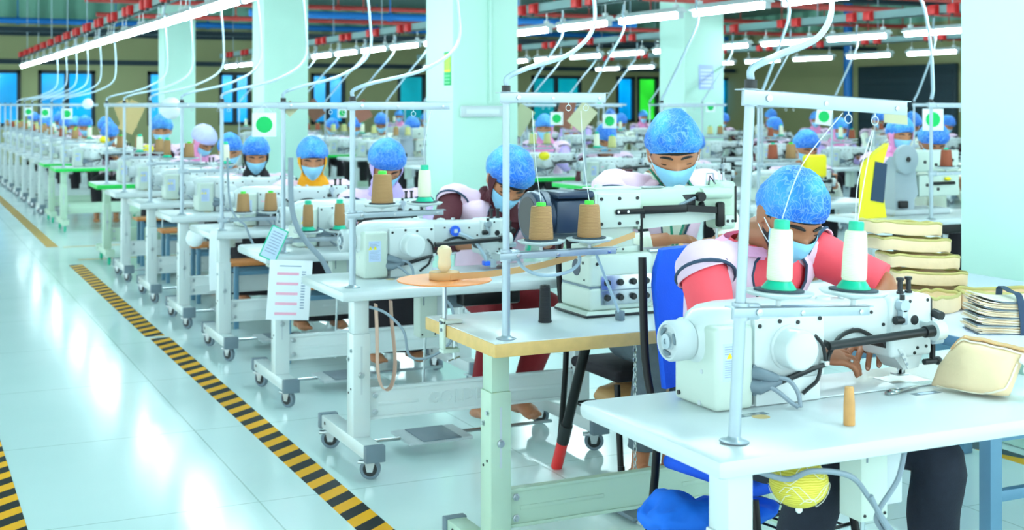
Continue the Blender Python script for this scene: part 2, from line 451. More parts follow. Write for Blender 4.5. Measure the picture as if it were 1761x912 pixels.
# columns
def column(x, y, label, h=.32):
    mb = MB(); mb.box((-h, -h, .001), (h, h, 4.349), COLM, .012)
    o = solo('column', mb, label, 'column', (x, y, 0), kind='structure'); return o
column(4.80, 4.26, 'mint painted column at the right edge, nearest of the columns')
column(4.75, 10.9, 'mint painted column behind the woman in maroon, with a sign on it')
column(4.95, 18.2, 'mint painted column left of the sign column, behind the white card')
column(5.30, 27.6, 'mint painted column in the far left, before the dim windows')
column(10.6, 16.2, 'mint painted column behind the standing man, with a paper notice', .34)

# sign plaques, trunking on the second column (faces at x=4.43 and y=10.58)
mb = MB()
mb.box((-.0, -.004, 0), (.16, 0, .30), SIGNG, .002); mb.box((.01, -.0055, .12), (.15, -.004, .28), SIGNY)
for k in range(3):
    mb.box((.025+.045*k, -.0065, .14), (.045+.045*k, -.0055, .25), SIGNG)
mb.box((.02, -.0065, .265), (.14, -.0055, .272), SIGNG)
for k in range(3): mb.box((.02, -.0065, .02+.03*k), (.14, -.0055, .03+.03*k), mat('sign_ink', (120, 220, 150), .6))
o = solo('wall_sign', mb, 'small green and yellow sign high on the column behind the row', 'sign', (4.4285, 10.77, 1.69), -PI/2)
mb = MB(); mb.cyl((0, 0, 0), (0, 0, 2.6), .014, COLM, n=10)
for z in (.5, 1.1, 1.7): mb.box((-.02, -.002, z), (.02, .014, z+.02), COLM)
mb.box((-.02, .0, -.02), (.02, .013, .02), COLM)
solo('conduit_pipe', mb, 'thin vertical white conduit on the column face', 'pipe', (4.79, 10.565, 1.55))
mb = MB(); mb.box((-.2, -.05, -.05), (.2, 0, .05), LGREY, .012); mb.box((-.16, -.052, -.02), (.16, -.05, .02), WHITE)
solo('switch_box', mb, 'long pale electrical box on the column under the conduit', 'electrical box', (4.70, 10.579, 1.46))
mb = MB(); mb.box((0, -.004, 0), (.26, 0, .36), mat('notice_blue', (176, 190, 236), .7), .002)
for k in range(5): mb.box((.03, -.0055, .05+.055*k), (.23, -.004, .065+.055*k), PAPER)
solo('paper_notice', mb, 'pale blue paper notice on the column behind the standing man', 'notice', (10.5, 15.857, 1.74))

# roof beams, pipes, hangers
def run(name, label, cat, p0, p1, r, m, extra=None):
    mb = MB(); mb.cyl(p0, p1, r, m, n=12)
    L_ = (V(p1)-V(p0)); n = int(L_.length/2.2)
    for i in range(1, n):
        q = V(p0)+L_*i/n
        mb.tube([q+V((0, 0, r*.6)), (q.x, q.y, 4.34)], .012, m, 6)
        mb.cyl(q-L_.normalized()*.04, q+L_.normalized()*.04, r*1.25, m, n=12)
    return solo(name, mb, label, cat)
run('water_pipe', 'blue pipe high across the far end of the hall', 'pipe', (-2, 34.6, 3.62), (24, 34.6, 3.62), .075, BLUEPIPE)
run('sprinkler_pipe', 'upper of two thin red pipes crossing under the roof beyond the second column', 'pipe', (3, 24, 3.38), (24, 24, 3.38), .045, REDPIPE)
run('sprinkler_pipe', 'lower of two thin red pipes crossing under the roof beyond the second column', 'pipe', (3, 22.5, 3.02), (24, 22.5, 3.02), .04, REDPIPE)
run('sprinkler_pipe', 'long red pipe running to the right above the lamp rows', 'pipe', (5.6, 14.9, 2.99), (24, 16.9, 2.99), .05, REDPIPE)
run('sprinkler_pipe', 'nearer red pipe running to the right above the lamp rows', 'pipe', (6.2, 12.2, 2.86), (20, 13.2, 2.86), .04, REDPIPE)
run('water_pipe', 'blue pipe under the roof right of the second column', 'pipe', (5.2, 21.0, 3.02), (12.5, 21.0, 3.02), .06, BLUEPIPE)
for i, (y, z, h, d) in enumerate(((35.2, 3.28, .12, .3), (35.3, 2.56, .12, .3), (28.5, 3.02, .1, .25), (20.0, 3.5, .14, .3))):
    mb = MB(); t = .012
    mb.box((-5, y-d/2, z+h-t), (24.8, y+d/2, z+h), DARKBEAM); mb.box((-5, y-d/2, z), (24.8, y+d/2, z+t), DARKBEAM); mb.box((-5, y-t, z), (24.8, y+t, z+h), DARKBEAM)
    o = struct('trim_%d' % (i+1), mb)
mb = MB(); mb.cyl((23.2, 27.8, 0), (23.2, 27.8, 4.3), .12, BLUEPIPE); mb.cyl((23.2, 27.8, 0), (23.2, 27.8, .04), .2, BLUEPIPE)
solo('standpipe', mb, 'blue vertical pipe against the dark end of the right wall', 'pipe')
mb = MB(); mb.box((XR-.12, 25.6, .002), (XR-.002, 29.4, 2.6), DARKBEAM, .02)
for k in range(12): mb.box((XR-.14, 25.7, .1+.2*k), (XR-.12, 29.3, .25+.2*k), DARKBEAM)
o = struct('door_1', mb)

# ------------------------------------------------------------------ lamps
ZL = 2.40
def make_lamp():
    t = thing('tube_light', '', 'ceiling light', (0, 0, ZL))
    h = MB()
    h.prism([(-.075, .035), (-.03, .085), (.03, .085), (.075, .035), (.02, .028), (-.02, .028)], WHITE, -.6, .6)
    h.box((-.02, -.53, .085), (.02, -.47, .12), WHITE); h.box((-.02, .47, .085), (.02, .53, .12), WHITE)
    part('housing', h, t)
    u = MB(); u.cyl((0, -.575, 0), (0, .575, 0), .022, TUBE, n=12); part('tube', u, t, 'lit white tube')
    for s in (-1, 1):
        e = MB(); e.box((-.026, s*.59-.015, -.026), (.026, s*.59+.015, .04), LGREY, .005); part('lamp_holder', e, t)
    for s in (-1, 1):
        w = MB(); w.cyl((0, s*.5, .12), (0, s*.5, .217), .005, STEEL, n=6); part('hanger', w, t)
    return t
lamp0 = make_lamp(); used = [False]
ROWN = {2.65: 'over the aisle tables', 7.0: 'second from aisle', 11.5: 'third from aisle', 16.0: 'fourth from aisle'}
def lamp(x, y, n):
    lab = '%s white tube light in view of the lamp row %s' % (ORD[n], ROWN[x]) if n > 0 else 'white tube light overhead, outside the picture, of the lamp row '+ROWN[x]
    if not used[0]:
        used[0] = True; lamp0.location = (x, y, ZL); o = lamp0; o['label'] = lab
    else: o = dup(lamp0, (x, y, ZL), label=lab)
    o['group'] = 'tube lights in the row '+ROWN[x]
LAMPS = {2.65: [5.2+1.27*i for i in range(-5, 22)], 7.0: [5.8+1.42*i for i in range(-4, 18)], 11.5: [7.6+1.5*i for i in range(15)], 16.0: [9+1.6*i for i in range(13)]}
for x, ys in LAMPS.items():
    vis = [y for y in ys if 180-F*.9/(SY*x+CY*y) > 4 and 180-F*.9/(SY*x+CY*y) < 180]
    for y in ys: lamp(x, y, vis.index(y)+1 if y in vis else 0)
    r = thing('busbar', 'grey power rail with red plug boxes above the lamp row '+ROWN[x], 'power rail', (x, 0, 2.64), group='power rails above the lamp rows')
    b = MB(); y0, y1 = ys[0]-1.2, ys[-1]+1
    b.box((-.05, y0, -.02), (-.035, y1, .09), TRAY); b.box((.035, y0, -.02), (.05, y1, .09), TRAY); b.box((-.05, y0, -.02), (.05, y1, -.008), TRAY)
    part('rail', b, r)
    yy = y0+.4
    while yy < y1:
        h = MB(); h.cyl((0, yy, -.006), (0, yy, 4.34-2.64), .007, CABLEW, n=6); yy += 2.54
        part('hanger', h, r)
    for i, y in enumerate(ys):
        if y < 9: continue
        for dy in (-.38, -.05):
            p = MB(); p.box((-.06, y+dy, -.03), (-.051, y+dy+.15, .10), REDP); p.box((-.12, y+dy+.01, -.025), (-.06, y+dy+.14, .09), REDP, .012); p.cyl((-.09, y+dy+.075, -.06), (-.09, y+dy+.075, -.025), .02, BLACK, n=10)
            part('plug_box', p, r, 'red plug box')

# added ambient fill, let in where the unseen walls are left out
w = bpy.data.worlds.new('hall_ambient'); sc.world = w; w.use_nodes = True
bg = w.node_tree.nodes['Background']; bg.inputs[0].default_value = (.76, .97, 1.0, 1); bg.inputs[1].default_value = .75
sc.view_settings.view_transform = 'Standard'; sc.view_settings.look = 'None'; sc.view_settings.gamma = 1; sc.view_settings.use_curve_mapping = False
sc.view_settings.exposure = 2.0
sc.cycles.use_denoising = True; sc.cycles.max_bounces = 7; sc.cycles.diffuse_bounces = 4; sc.cycles.glossy_bounces = 3; sc.cycles.transparent_max_bounces = 8
sc.cycles.caustics_reflective = False; sc.cycles.caustics_refractive = False; sc.cycles.use_light_tree = True; sc.cycles.sample_clamp_indirect = 4
# ------------------------------------------------------------------ sewing tables
def make_table(L=1.2, D=.6, H=.78, edge=TOPW, top=TOPW, leg=WHITE, cap=GREY, thick=.045, rad=.016, casters=True, letter=None, foot_lead=.12, px0=.07, py0=.07, wheel=GREY, box=True, cy=0.0, bx=.40, pan=True):
    t = thing('sewing_table', '', 'sewing table')
    tp = MB(); tp.box((0, 0, H-thick), (L, D, H-(.0 if edge is top else .003)), edge, rad)
    if edge is not top: tp.box((.003, .003, H-.006), (L-.003, D-.003, H), top, .002)
    part('tabletop', tp, t)
    zf = .172 if casters else .075
    for i, lx in enumerate((px0, L-px0-.085)):
        a = MB(); a.box((lx, py0, zf-.03), (lx+.075, py0+.085, H-.19), leg, .004)
        for bz, by in ((H-.26, py0+.025), (H-.30, py0+.06)):
            a.lathe([(.011, 0), (.011, .002), (.007, .0025), (.007, .008), (.0, .008)], STEEL, (lx+.0005, by, bz), (-1, 0, 0), 6)
        a.box((lx+.032, py0-.001, H-.44), (lx+.040, py0+.001, H-.24), LGREY); a.lathe([(.014, 0), (.014, .003), (.009, .004), (.009, .01), (0, .01)], STEEL, (lx+.036, py0, H-.36), (0, -1, 0), 8)
        a.disc((lx, py0+.03, H-.42), (-1, 0, 0), .005, BLACK); a.disc((lx, py0+.06, H-.44), (-1, 0, 0), .005, BLACK)
        part('leg', a, t)
        s = MB(); s.box((lx+.005, py0+.005, H-.19), (lx+.070, py0+.080, H-thick-.004), leg, .003); s.box((lx-.02, py0-.02, H-thick-.004), (lx+.095, D-.06, H-thick), leg)
        part('leg_sleeve', s, t)
        f = MB(); y0, y1 = -foot_lead+.05, D-.08
        f.box((lx+.002, y0, zf-.085), (lx+.073, y1, zf-.03+.0005), leg, .003)
        f.disc((lx+.002, y1-.05, zf-.055), (-1, 0, 0), .008, BLACK)
        fo = part('foot', f, t)
        for yy, sgn in ((y0, -1), (y1, 1)):
            c = MB(); c.box((lx-.004, min(yy, yy+sgn*.035), zf-.092), (lx+.079, max(yy, yy+sgn*.035), zf-.025), cap, .004); part('end_cap', c, fo, 'grey plastic end cap' if cap is GREY else 'coloured plastic end cap')
            if casters:
                cx, yc = lx+.036, yy-sgn*.03
                c = MB(); c.lathe([(.03, 0), (.03, .006), (.02, .012)], STEEL, (cx, yc, zf-.098), n=16)
                for e in (-1, 1):
                    c.prism([(-.022, -.012), (.022, -.012), (.012, -.056), (-.01, -.056)], STEEL, e*.0165-.0015, e*.0165+.0015, 'yz', T=MX.Translation((cx, yc, zf-.085)) @ MX.Rotation(cy, 4, 'Z'))
                c.box((-.016, -.05, -.022), (.016, -.005, -.012), STEEL, .002, T=MX.Translation((cx, yc, zf-.085)) @ MX.Rotation(cy+PI, 4, 'Z'))
                c = part('caster', c, t)
                w = MB(); T = MX.Translation((cx, yc, .0425)) @ MX.Rotation(cy, 4, 'Z')
                w.lathe([(.012, -.012), (.031, -.012), (.0425, -.009), (.0425, .009), (.031, .012), (.012, .012)], wheel, (0, 0, 0), (1, 0, 0), 20, T=T)
                w.lathe([(.0, -.0135), (.029, -.0135), (.029, .0135), (0, .0135)], BLACK if wheel is GREY else wheel, (0, 0, 0), (1, 0, 0), 16, T=T)
                w.cyl((-.02, 0, 0), (.02, 0, 0), .006, STEEL, n=8, T=T)
                part('wheel', w, c)
            else:
                c = MB(); c.cyl((lx+.036, yy+sgn*.0-sgn*.04, 0), (lx+.036, yy-sgn*.04, zf-.085), .024, wheel, n=14); part('foot_pad', c, t)
    x0, x1 = px0+.076, L-px0-.086
    b = MB(); z0, z1 = zf+.035, zf+.165; yb = py0+.02
    b.box((x0, yb, z0), (x1, yb+.03, z1), leg, .004)
    b.box((x0+.0, yb-.006, z1-.012), (x1, yb, z1), leg, .002); b.box((x0, yb-.006, z0), (x1, yb, z0+.012), leg, .002)
    for a0, a1 in ((x0+.04, x0+(.22 if letter else .36)), (x1-.36, x1-.04)):
        b.box((a0, yb-.003, z0+.055), (a1, yb+.001, z0+.07), leg, .002)
    for zz in (z0+.03, z1-.03):
        b.lathe([(.013, 0), (.013, .003), (.008, .004), (.008, .01), (0, .01)], STEEL, (x0+.025, yb, zz), (0, -1, 0), 6)
    if letter:
        vs, fs = lettering(letter, .078, .0045)
        b.add(vs, fs, leg, MX.Translation((x0+.26, yb-.001, z0+.038)) @ MX.Rotation(PI/2, 4, 'X'))
    part('crossbeam', b, t)
    if box:
        c = MB(); T = MX.Translation((bx-.40, 0, 0)); c.box((.40, .16, H-thick-.20), (.48, .24, H-thick-.001), CREAM, .004, T=T); c.box((.48, .165, H-thick-.17), (.53, .235, H-thick-.001), LGREY, .004, T=T)
        c.box((.415, .159, H-thick-.06), (.42, .161, H-thick-.01), GREY, T=T); c.disc((.41, .16, H-thick-.185), (0, -1, 0), .004, BLACK, T=T); c.disc((.47, .16, H-thick-.185), (0, -1, 0), .004, BLACK, T=T)
        c.cyl((.44, .2, H-thick-.20), (.44, .24, .17), .006, STEEL, n=8, T=T)
        part('motor_control_box', c, t)
        if pan:
            u = MB(); u.box((.62, .20, H-thick-.085), (.90, .44, H-thick-.0005), BLACKM, .012); u.cyl((.56, .32, H-thick-.06), (.66, .32, H-thick-.06), .045, GREY, n=18); u.cyl((.30, .40, H-thick-.02), (.62, .40, H-thick-.05), .007, BLACK, n=6); part('oil_pan', u, t, 'black oil pan and motor under the top')
        p = MB(); p.box((.36, .18, .05), (.66, .42, .065), LGREY, .006); p.cyl((.36, .30, .058), (x0-.0, .30, .058), .008, STEEL, n=8); p.cyl((.66, .30, .058), (x1+.0, .30, .058), .008, STEEL, n=8)
        p.box((.42, .17, .065), (.60, .40, .07), GREY, .002)
        part('treadle', p, t)
        g = MB(); g.disc((.31, .28, H), (0, 0, 1), .022, CARD, .0004, 20); part('cable_grommet', g, t)
        for hx in (.26, .80):
            g = MB(); g.box((hx, .292, H-.001), (hx+.085, .318, H+.0003), GREY); g.box((hx+.02, .297, H), (hx+.065, .313, H+.0005), LABELB if hx > .5 else STEEL); part('hinge_plate', g, t)
    return t

# ------------------------------------------------------------------ flat-bed machine with motor housing (origin: near lower corner of the motor cover)
def rsec(x, cy, cz, hy, hz, p=.5, n=28):
    out = []
    for k in range(n):
        a = 2*PI*k/n; c, s = math.cos(a), math.sin(a)
        out.append(V((x, cy+hy*math.copysign(abs(c)**p, c), cz+hz*math.copysign(abs(s)**p, s))))
    return out
def make_flatbed(detail=True, tri=1, pinkmark=False, dotted=False):
    t = thing('sewing_machine', '', 'sewing machine')
    b = MB(); b.box((.118, .02, .0008), (.735, .185, .005), TOPW, .002)
    b.box((.60, .06, .005), (.66, .14, .0058), STEEL); b.box((.66, .05, .005), (.72, .15, .0056), STEEL)
    part('bed', b, t)
    m = MB(); m.loft([rsec(-.014, .10, .163, .047, .047, .9), rsec(.0, .10, .163, .056, .056, .8), rsec(.02, .103, .158, .072, .074, .6), rsec(.05, .105, .150, .080, .092, .5), rsec(.10, .105, .142, .083, .104, .42), rsec(.30, .105, .142, .083, .104, .4), rsec(.333, .105, .142, .08, .100, .4), rsec(.346, .105, .178, .055, .060, .45), rsec(.42, .104, .178, .050, .056, .4), rsec(.56, .102, .177, .048, .054, .4), rsec(.60, .102, .177, .048, .054, .4)], WHITE)
    m.box((.122, .03, .005), (.335, .18, .10), WHITE, .01)
    m.lathe([(.013, 0), (.013, .006), (.008, .008), (0, .008)], WHITE, (.28, .1, .245)); m.lathe([(.009, 0), (.009, .01), (0, .01)], STEEL, (.46, .1, .234)); m.lathe([(.02, 0), (.018, .008), (0, .012)], WHITE, (.40, .1, .234))
    for sx, sz in ((.40, .205), (.46, .16), (.52, .20), (.56, .165)): m.disc((sx, .054, sz), (0, -1, 0), .0045, BLACK, .0025)
    part('arm', m, t, ang=.9)
    c = MB(); c.box((0, 0, .0012), (.112, .186, .205), CREAM, .013, 3)
    c.disc((0, .06, .09), (-1, 0, 0), .006, LGREY, .001); c.disc((0, .07, .012), (-1, 0, 0), .007, LGREY, .001); c.disc((0, .16, .02), (-1, 0, 0), .006, BLACK, .004)
    c = part('motor_cover', c, t, 'cream motor cover')
    l = MB(); l.box((.022, -.0008, .075), (.078, .0002, .165), LABELB)
    for k in range(4): l.box((.026, -.0014, .156-.006*k), (.07-.01*(k % 2), -.0008, .158-.006*k), GREYINK)
    for k in range(8): l.box((.026, -.0014, .122-.0055*k), (.074-.006*(k % 3), -.0008, .1235-.0055*k), GREYINK)
    for k in range(tri):
        xx = .040+.022*k - (.011 if tri > 1 else 0); l.prism([(xx-.009, .128), (xx+.009, .128), (xx, .143)], YELP, -.0016, -.0008)
    part('warning_label', l, c, 'pale label with a yellow warning triangle')
    h = MB(); R = .050
    h.lathe([(R-.002, 0), (R, -.003), (R, -.052), (R-.004, -.058), (R-.009, -.058), (R-.011, -.052), (.021, -.050), (.019, -.056), (.0, -.056)], LGREY, (-.016, .10, .163), (1, 0, 0), 36)
    for k in range(3):
        a0 = k*2*PI/3+.3
        pts = [V((-.0705, .10+.031*math.cos(a0+i*.18), .163+.031*math.sin(a0+i*.18))) for i in range(6)]
        h.tube(pts, [.003, .005, .006, .006, .005, .003], GREY, 6)
    h = part('handwheel', h, t, 'light grey handwheel with three slots')
    k = MB(); k.lathe([(.019, 0), (.019, -.006), (.007, -.007), (.007, -.004), (0, -.004)], ALU, (-.0725, .10, .163), (1, 0, 0), 20); part('hub', k, h)
    r = MB(); r.box((.120, .010, .062), (.334, .029, .214), WHITE, .005); r.box((.126, .012, .001), (.322, .03, .0625), WHITE, .004)
    for sx, sz in ((.135, .198), (.195, .206), (.318, .205), (.138, .085), (.318, .08), (.25, .2)): r.disc((sx, .0105, sz), (0, -1, 0), .0055, BLACK, .003)
    if pinkmark:
        for q in range(6): r.box((.14+q*.014, .0093, .15), (.151+q*.014, .0103, .158), PINKINK)
    part('rear_cover', r, t)
    mo = MB(); mo.lathe([(.056, 0), (.056, .006), (.050, .008), (.050, .052), (.046, .058), (.040, .060), (0, .0605)], WHITE, (.222, .011, .140), (0, -1, 0), 36); part('motor_housing', mo, t, 'round white motor housing')
    hd = MB(); hd.box((.575, .042, .075), (.718, .160, .236), WHITE, .012, 3)
    hd.prism([(.60, .078), (.70, .078), (.685, .042), (.635, .038)], WHITE, .06, .14)
    hd.prism([(.575, .20), (.575, .10), (.56, .12), (.56, .19)], BLACK, .06, .12)
    hd.disc((.655, .0425, .172), (0, -1, 0), .013, BLACK, .002, 18)
    for sx, sz in ((.60, .215), (.64, .222), (.70, .222), (.695, .10), (.665, .098), (.655, .085)): hd.disc((sx, .0425, sz), (0, -1, 0), .0045, BLACK, .002)
    hd.lathe([(.012, 0), (.012, .002), (0, .002)], GREY, (.665, .1, .236))
    part('head', hd, t)
    br = MB(); br.lathe([(.016, 0), (.016, .022), (0, .022)], ALU, (.603, .040, .215), (0, -1, 0), 16); br.box((.594, .018, .165), (.612, .040, .206), ALU, .003); br.cyl((.575, .026, .178), (.60, .026, .178), .011, BLACK, n=12); br.cyl((.603, .03, .23), (.603, .03, .243), .007, BLACK, n=10)
    part('thread_regulator', br, t, 'chrome thread regulator')
    s = MB(); s.cyl((.328, -.012, .138), (.648, -.012, .150), .011, BLACK, n=16); s.cyl((.335, -.012, .138), (.34, .02, .14), .008, BLACK, n=10); s.cyl((.640, -.012, .1497), (.668, -.012, .1507), .0155, BLACK, n=16)
    part('drive_shaft', s, t, 'black drive shaft')
    e = MB(); e.lathe([(.026, 0), (.026, .03), (.020, .034), (0, .034)], WHITE, (.667, -.012, .1507), (1, .0, .04), 24); e.box((.672, -.01, .135), (.700, .045, .170), WHITE, .006); part('shaft_bracket', e, t)
    for px_ in (.645, .680):
        p = MB(); p.lathe([(.010, 0), (.010, .006), (.007, .008), (.007, .034), (.0105, .036), (.0105, .043), (0, .044)], BLACK, (px_, .085+.2*(px_-.645), .236), n=14); part('pressure_screw', p, t, 'black pressure screw')
    k = MB(); k.box((.718, .06, .15), (.738, .13, .225), BLACK, .008); k.cyl((.728, .05, .185), (.728, .02, .18), .012, BLACK, n=12); k.box((.722, .055, .085), (.736, .085, .15), BLACKM, .004); k.cyl((.715, .04, .115), (.745, .04, .115), .012, ALU, n=12); k.cyl((.70, .055, .055), (.745, .055, .055), .008, BLACK, n=10); k.ball((.748, .055, .055), .012, BLACK, 10, 8); k.box((.725, .05, .055), (.735, .062, .12), BLACKM)
    part('lifting_linkage', k, t, 'black lifting linkage')
    n = MB(); n.cyl((.652, .10, .06), (.652, .10, .030), .0042, STEEL, n=8); n.cyl((.652, .10, .030), (.652, .10, .0155), .0014, STEEL, n=6); n.cyl((.664, .10, .06), (.664, .10, .022), .0055, STEEL, n=8); n.box((.640, .085, .0165), (.676, .118, .021), STEEL, .001); n.box((.656, .096, .02), (.672, .106, .034), BLACKM, .001)
    part('needle_bar', n, t, 'steel needle and presser foot')
    g = MB(); pr = [(.60, .04, .09), (.625, .03, .066), (.64, .04, .045)]
    g.prism([(.596, .10), (.612, .10), (.640, .048), (.628, .045)], WHITE, .036, .041)
    for q in range(3): g.disc((.608+.008*q, .036, .085-.013*q), (0, -1, 0), .004, ALU, .002)
    part('thread_guide', g, t)
    if detail:
        cb = MB(); cb.tube([(.113, .02, .085), (.125, .0, .085), (.15, -.018, .078), (.165, -.02, .074)], [.016, .016, .013, .010], GREY, 10)
        cb.tube([(.113, .015, .055), (.125, -.003, .052), (.16, -.012, .062), (.18, -.015, .066)], [.020, .018, .013, .008], GREY, 10); cb.box((.113, .005, .03), (.124, .035, .105), GREY, .003)
        part('cable_plug', cb, t, 'grey cable plugs')
        c1 = MB()
        c1.tube(smooth([(.15, -.018, .078), (.19, -.03, .070), (.208, -.045, .040), (.206, -.058, .0075)]), .0055, CABLE, 8)
        c1.tube(smooth([(.125, -.006, .066), (.16, -.025, .045), (.185, -.045, .020), (.20, -.058, .0075)]), .0055, CABLE, 8)
        part('power_cable', c1, t, 'grey cables down to the table')
        c2 = MB()
        c2.tube(smooth([(.175, -.012, .063), (.22, .0, .068), (.28, .0, .082), (.325, -.004, .092), (.345, .006, .115), (.40, .03, .150), (.47, .045, .158), (.53, .05, .13)]), .006, BLACK, 8)
        c2.tube(smooth([(.18, -.008, .058), (.23, .004, .064), (.285, .004, .078), (.32, .0, .090)]), .005, BLACK, 8)
        c2.tube(smooth([(.315, .0, .092), (.30, -.004, .055), (.275, .0, .035), (.262, .006, .022)]), .005, BLACK, 8)
        c2.tube(smooth([(.295, .0, .165), (.315, -.006, .14), (.325, -.004, .10)]), .005, BLACK, 8)
        c2.box((.318, -.012, .088), (.332, .009, .100), WHITE, .002)
        part('wire_bundle', c2, t, 'black wires')
    return t

# ------------------------------------------------------------------ cylinder-arm machine (origin: near left corner of its foot)
def make_cylinder_arm():
    t = thing('sewing_machine', '', 'sewing machine')
    b = MB(); b.box((-.02, -.012, .001), (.36, .24, .010), BLACK, .004); b.loft([[V(p) for p in ((-.018, -.01, .010), (.36, -.01, .010), (.36, .238, .010), (-.018, .238, .010))], [V(p) for p in ((-.01, -.003, .022), (.35, -.003, .022), (.35, .23, .022), (-.01, .23, .022))]], CREAM)
    b.box((0, 0, .022), (.262, .225, .105), CREAM, .012, 3); b.box((.0005, .0005, .107), (.2615, .2245, .222), CREAM, .012, 3); b.box((.004, .004, .1), (.258, .221, .11), GREY)
    b.box((.045, -.004, .042), (.255, .0, .148), STEEL, .002); b.box((.045, -.005, .092), (.255, -.004, .096), GREY)
    b.disc((0, .1, .17), (-1, 0, 0), .03, NAVY, .002, 22); b.disc((0, .05, .19), (-1, 0, 0), .006, BLACK, .002); b.disc((.03, 0, .19), (0, -1, 0), .006, BLACK, .002); b.disc((0, .04, .13), (-1, 0, 0), .004, BLACK, .002)
    b = part('base', b, t)
    for i in range(4):
        for z in (.068, .122):
            k = MB(); k.lathe([(.012, 0), (.012, .008), (.009, .014), (0, .014)], BLACK, (.068+.054*i, -.0052, z), (0, -1, 0), 14); part('dial', k, b, 'black adjusting dial')
    c = MB(); c.box((.055, .05, .222), (.215, .19, .36), CREAM, .012, 3); c.box((.03, .04, .222), (.235, .2, .245), CREAM, .004)
    for sx in (.06, .13, .16): c.disc((sx, .04, .234), (0, -1, 0), .004, BLACK, .002)
    part('column', c, t)
    a = MB(); a.loft([rsec(.035, .11, .400, .085, .050, .35), rsec(.20, .11, .400, .085, .050, .35), rsec(.235, .11, .402, .075, .046, .4), rsec(.60, .11, .404, .062, .045, .4), rsec(.655, .11, .402, .060, .055, .4)], MINT)
    a.prism([(.235, .30), (.235, .37), (.45, .37), (.62, .365), (.62, .335), (.50, .315)], CREAM, .06, .16)
    a.box((.045, .022, .315), (.225, .03, .438), CREAM, .004)
    for sx in (.06, .135, .21):
        for sz in (.33, .42): a.disc((sx, .0225, sz), (0, -1, 0), .0065, BLACK, .004)
    a.box((.055, .06, .448), (.25, .16, .456), CREAM, .003); a.lathe([(.016, 0), (.014, .01), (0, .014)], CREAM, (.09, .1, .456)); a.lathe([(.022, 0), (.02, .006), (0, .01)], CREAM, (.44, .1, .448)); a.box((.27, .08, .450), (.36, .11, .456), STEEL, .002)
    for sx, sz, rr in ((.10, .428, .006), (.26, .425, .006), (.35, .428, .009), (.45, .43, .005), (.29, .40, .010)): a.disc((sx, .05, sz), (0, -1, 0), rr, BLACK, .004)
    part('arm', a, t, ang=.9)
    o = MB(); o.box((.39, .042, .372), (.475, .06, .425), BLACK, .002); o.cyl((.40, .04, .385), (.47, .036, .412), .006, GREY, n=8)
    o.cyl((.49, .02, .415), (.49, .06, .415), .018, BLACKM, n=14); o.cyl((.485, .02, .39), (.50, .03, .37), .012, BLACKM, n=10)
    part('take_up_window', o, t, 'dark opening with lever')
    l = MB(); l.box((.115, .010, .362), (.235, .02, .382), BLACKM, .008); l.box((.23, .012, .360), (.42, .02, .390), BLACKM, .004); l.prism([(.42, .362), (.42, .388), (.56, .376), (.56, .352)], BLACKM, .012, .02); l.box((.55, .005, .30), (.585, .03, .395), BLACKM, .010)
    for sx in (.125, .165): l.disc((sx, .0099, .372), (0, -1, 0), .005, STEEL, .001)
    l.cyl((.232, .03, .365), (.232, .03, .225), .006, BLACKM, n=10); l.box((.222, .022, .345), (.242, .04, .362), BLACKM); l.cyl((.22, .03, .30), (.26, .03, .30), .005, BLACKM, n=8)
    part('lifting_lever', l, t, 'black lifting lever')
    h = MB(); h.box((.60, .05, .285), (.665, .17, .468), MINT, .014, 3); h.box((.655, .05, .31), (.668, .17, .45), BLACKM, .004); h.box((.61, .044, .30), (.65, .052, .34), CREAM, .004)
    for sx in (.62, .643): h.disc((sx, .044, .318), (0, -1, 0), .006, BLACK, .003)
    h.cyl((.62, .1, .468), (.62, .1, .505), .005, STEEL, n=8); h.cyl((.64, .1, .468), (.64, .1, .50), .005, STEEL, n=8)
    h.cyl((.50, .045, .425), (.63, .045, .425), .022, MINT, n=16)
    part('head', h, t)
    w = MB(); w.tube([(.53, .06, .456), (.535, .06, .50), (.565, .06, .50), (.572, .06, .46)], .003, STEEL, 6); w.tube([(.545, .06, .455), (.55, .06, .49), (.575, .06, .46)], .003, BLACK, 6); part('thread_bracket', w, t)
    y = MB(); y.tube([(.25, .12, .17), (.40, .12, .178), (.62, .12, .185)], [.05, .042, .036], CREAM, 20); y.box((.30, .085, .21), (.62, .155, .222), STEEL, .004); part('cylinder_bed', y, t)
    n = MB(); n.cyl((.615, .11, .285), (.615, .11, .24), .005, STEEL, n=8); n.box((.60, .095, .2225), (.635, .125, .24), BLACKM, .003); part('needle_bar', n, t, 'steel needle and presser foot')
    mo = MB(); mo.lathe([(.07, 0), (.086, .004), (.09, .01), (.09, .034), (.094, .038), (.094, .055), (.088, .06), (.088, .20), (.08, .215), (0, .216)], NAVY, (-.19, .115, .36), (1, 0, 0), 36)
    mo.lathe([(.07, -.001), (.07, .02), (.045, .03), (.02, .02), (0, .02)], BLACK, (-.19, .115, .36), (1, 0, 0), 28)
    mo.box((-.12, .02, .30), (.03, .06, .42), NAVY, .012); mo.box((-.12, .015, .425), (.03, .14, .452), NAVY, .01); mo.box((-.02, .04, .452), (.02, .08, .456), BLACK)
    part('motor', mo, t, 'dark blue motor with a round fan hood', .6)
    return t

